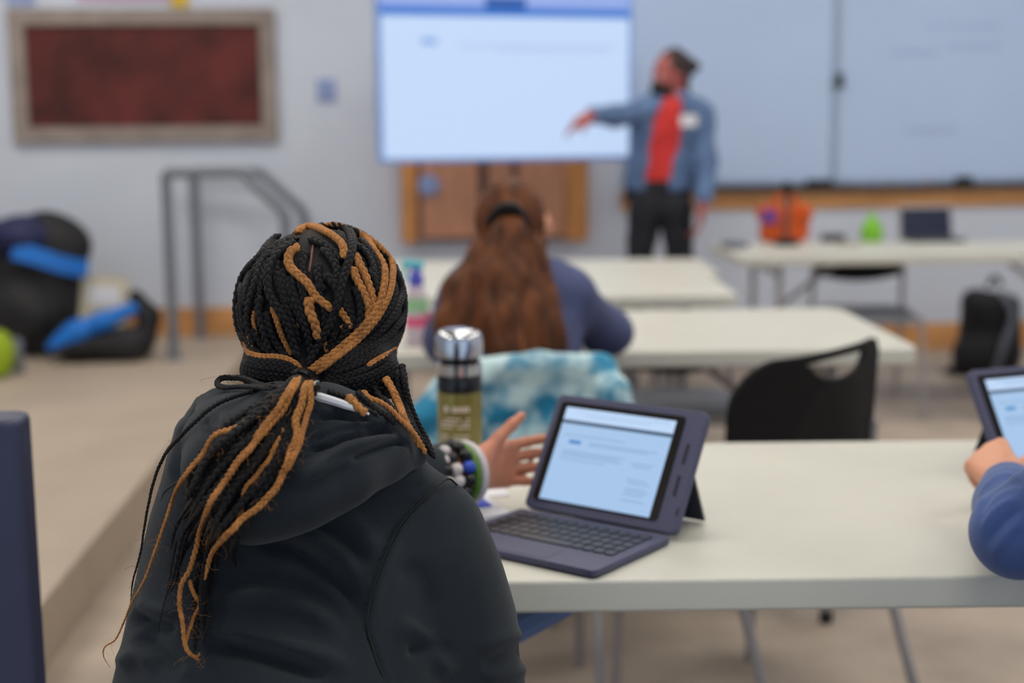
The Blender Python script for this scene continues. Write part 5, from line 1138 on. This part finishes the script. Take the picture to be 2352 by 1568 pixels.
# duffel with blue inside
g2 = at_z(215, 832, STAGE_Z); B2 = lambda u, v, dy=0.: ((u - 215) * k_, dy, (832 - v) * k_)
t = thing('duffel_bag', 'open black bag with bright blue lining, right of the big backpack on the platform', 'bag', (g2.x + .03, g2.y + .12, STAGE_Z))
F_ = Field((-.34, -.24, 0), (.32, .28, .44), .010)
F_.box(B2(222, 800, 0), (.21, .15, .075), None, .06, .05); F_.chain([(B2(285, 690, .03), .035), (B2(315, 735, .02), .045), (B2(310, 790, 0), .05)], .04); F_.ell(B2(255, 790, -.07), (.14, .1, .085), None, .04); F_.ell(B2(170, 795, -.05), (.12, .12, .08), None, .05)
link('bag_shell', F_.mesh('bag_shell', puff), M['black_nylon'], t)
F_ = Field((-.34, -.24, .05), (.3, .2, .36), .009); F_.chain([(B2(120, 800, -.125), .05), (B2(170, 762, -.115), .055), (B2(225, 742, -.10), .05), (B2(282, 715, -.04), .032)], .04); link('lining', F_.mesh('lining', puff), M['blue_nylon'], t, label='bright blue lining')
strap(t, [B2(110, 810, -.2), B2(170, 790, -.21), B2(240, 785, -.2), B2(300, 800, -.15)], M['black_nylon'], .02, .006)
p0 = at_z(205, 790, STAGE_Z); t = thing('cardboard_sheet', 'beige card standing between the backpack and the blue lined bag', 'card', (g2.x - .045, g2.y + .31, STAGE_Z + .10), .1)
MB().prism([(-.12, -.006), (.12, -.006), (.12, .006), (-.12, .006)], 0, .30).build('sheet', M['beige_card'], t, bevel=.002); MB().box((0, -.008, .2), (.16, .002, .1)).build('printed_panel', M['paper'], t)
t.rotation_euler = (-.12, .1, .1)
p = at_z(2, 872, STAGE_Z); t = thing('sports_ball', 'lime green rounded bag at the far left edge on the platform', 'bag', (p.x - .02, p.y + .06, STAGE_Z)); t.name = 'lime_bag'
F_ = Field((-.16, -.12, 0), (.12, .12, .28), .008); F_.ell((-.02, 0, .115), (.085, .09, .12), None, .02); link('pouch', F_.mesh('pouch', lambda V, N: V + N * (.004 * np.sin(60 * V[:, 0]) * np.sin(40 * V[:, 2]))[:, None]), M['lime'], t); MB().lathe([(.03, .21), (.034, .225), (.02, .245)], (-.02, 0, 0), 16).build('cap', M['rubber'], t, True)
p = at_z(38, 858, STAGE_Z); t = thing('water_bottle', 'small grey bottle standing between the lime bag and the backpack', 'bottle', (p.x, p.y + .02, STAGE_Z)); MB().lathe([(.028, 0), (.03, .005), (.03, .15), (.018, .175)], n=20).build('body', M['steel'], t, True); MB().lathe([(.019, .17), (.019, .2), (.014, .204)], n=16).build('cap', M['rubber'], t, True)
# black backpack under the table at the right
g = at_z(2268, 868, 0); t = thing('backpack', 'black backpack standing under the table near the whiteboard', 'backpack', (g.x, g.y + .12, 0), -.1)
kk = (g - CAM_LOC).dot(-CAM_R.col[2]) / FPX; B3 = lambda u, v, dy=0.: ((u - 2268) * kk, dy, (868 - v) * kk)
F_ = Field((-.3, -.22, 0), (.32, .22, .54), .010); F_.box(B3(2285, 770, 0), (.15, .11, .225), Matrix.Rotation(.04, 3, 'Y'), .08, .05); F_.ell(B3(2275, 820, -.06), (.17, .11, .12), None, .05); F_.chain([(B3(2192, 860, -.04), .022), (B3(2250, 845, -.06), .05)], .04)
link('main_bag', F_.mesh('main_bag', puff), M['black_nylon'], t)
strap(t, [B3(2300, 668, -.08), B3(2322, 720, -.135), B3(2300, 790, -.17), B3(2285, 862, -.15)], M['steel'], .016, .005)['label'] = 'grey webbing strap'
strap(t, [B3(2270, 660, -.05), B3(2290, 640, -.02), B3(2310, 660, .02)], M['black_nylon'], .012, .005)
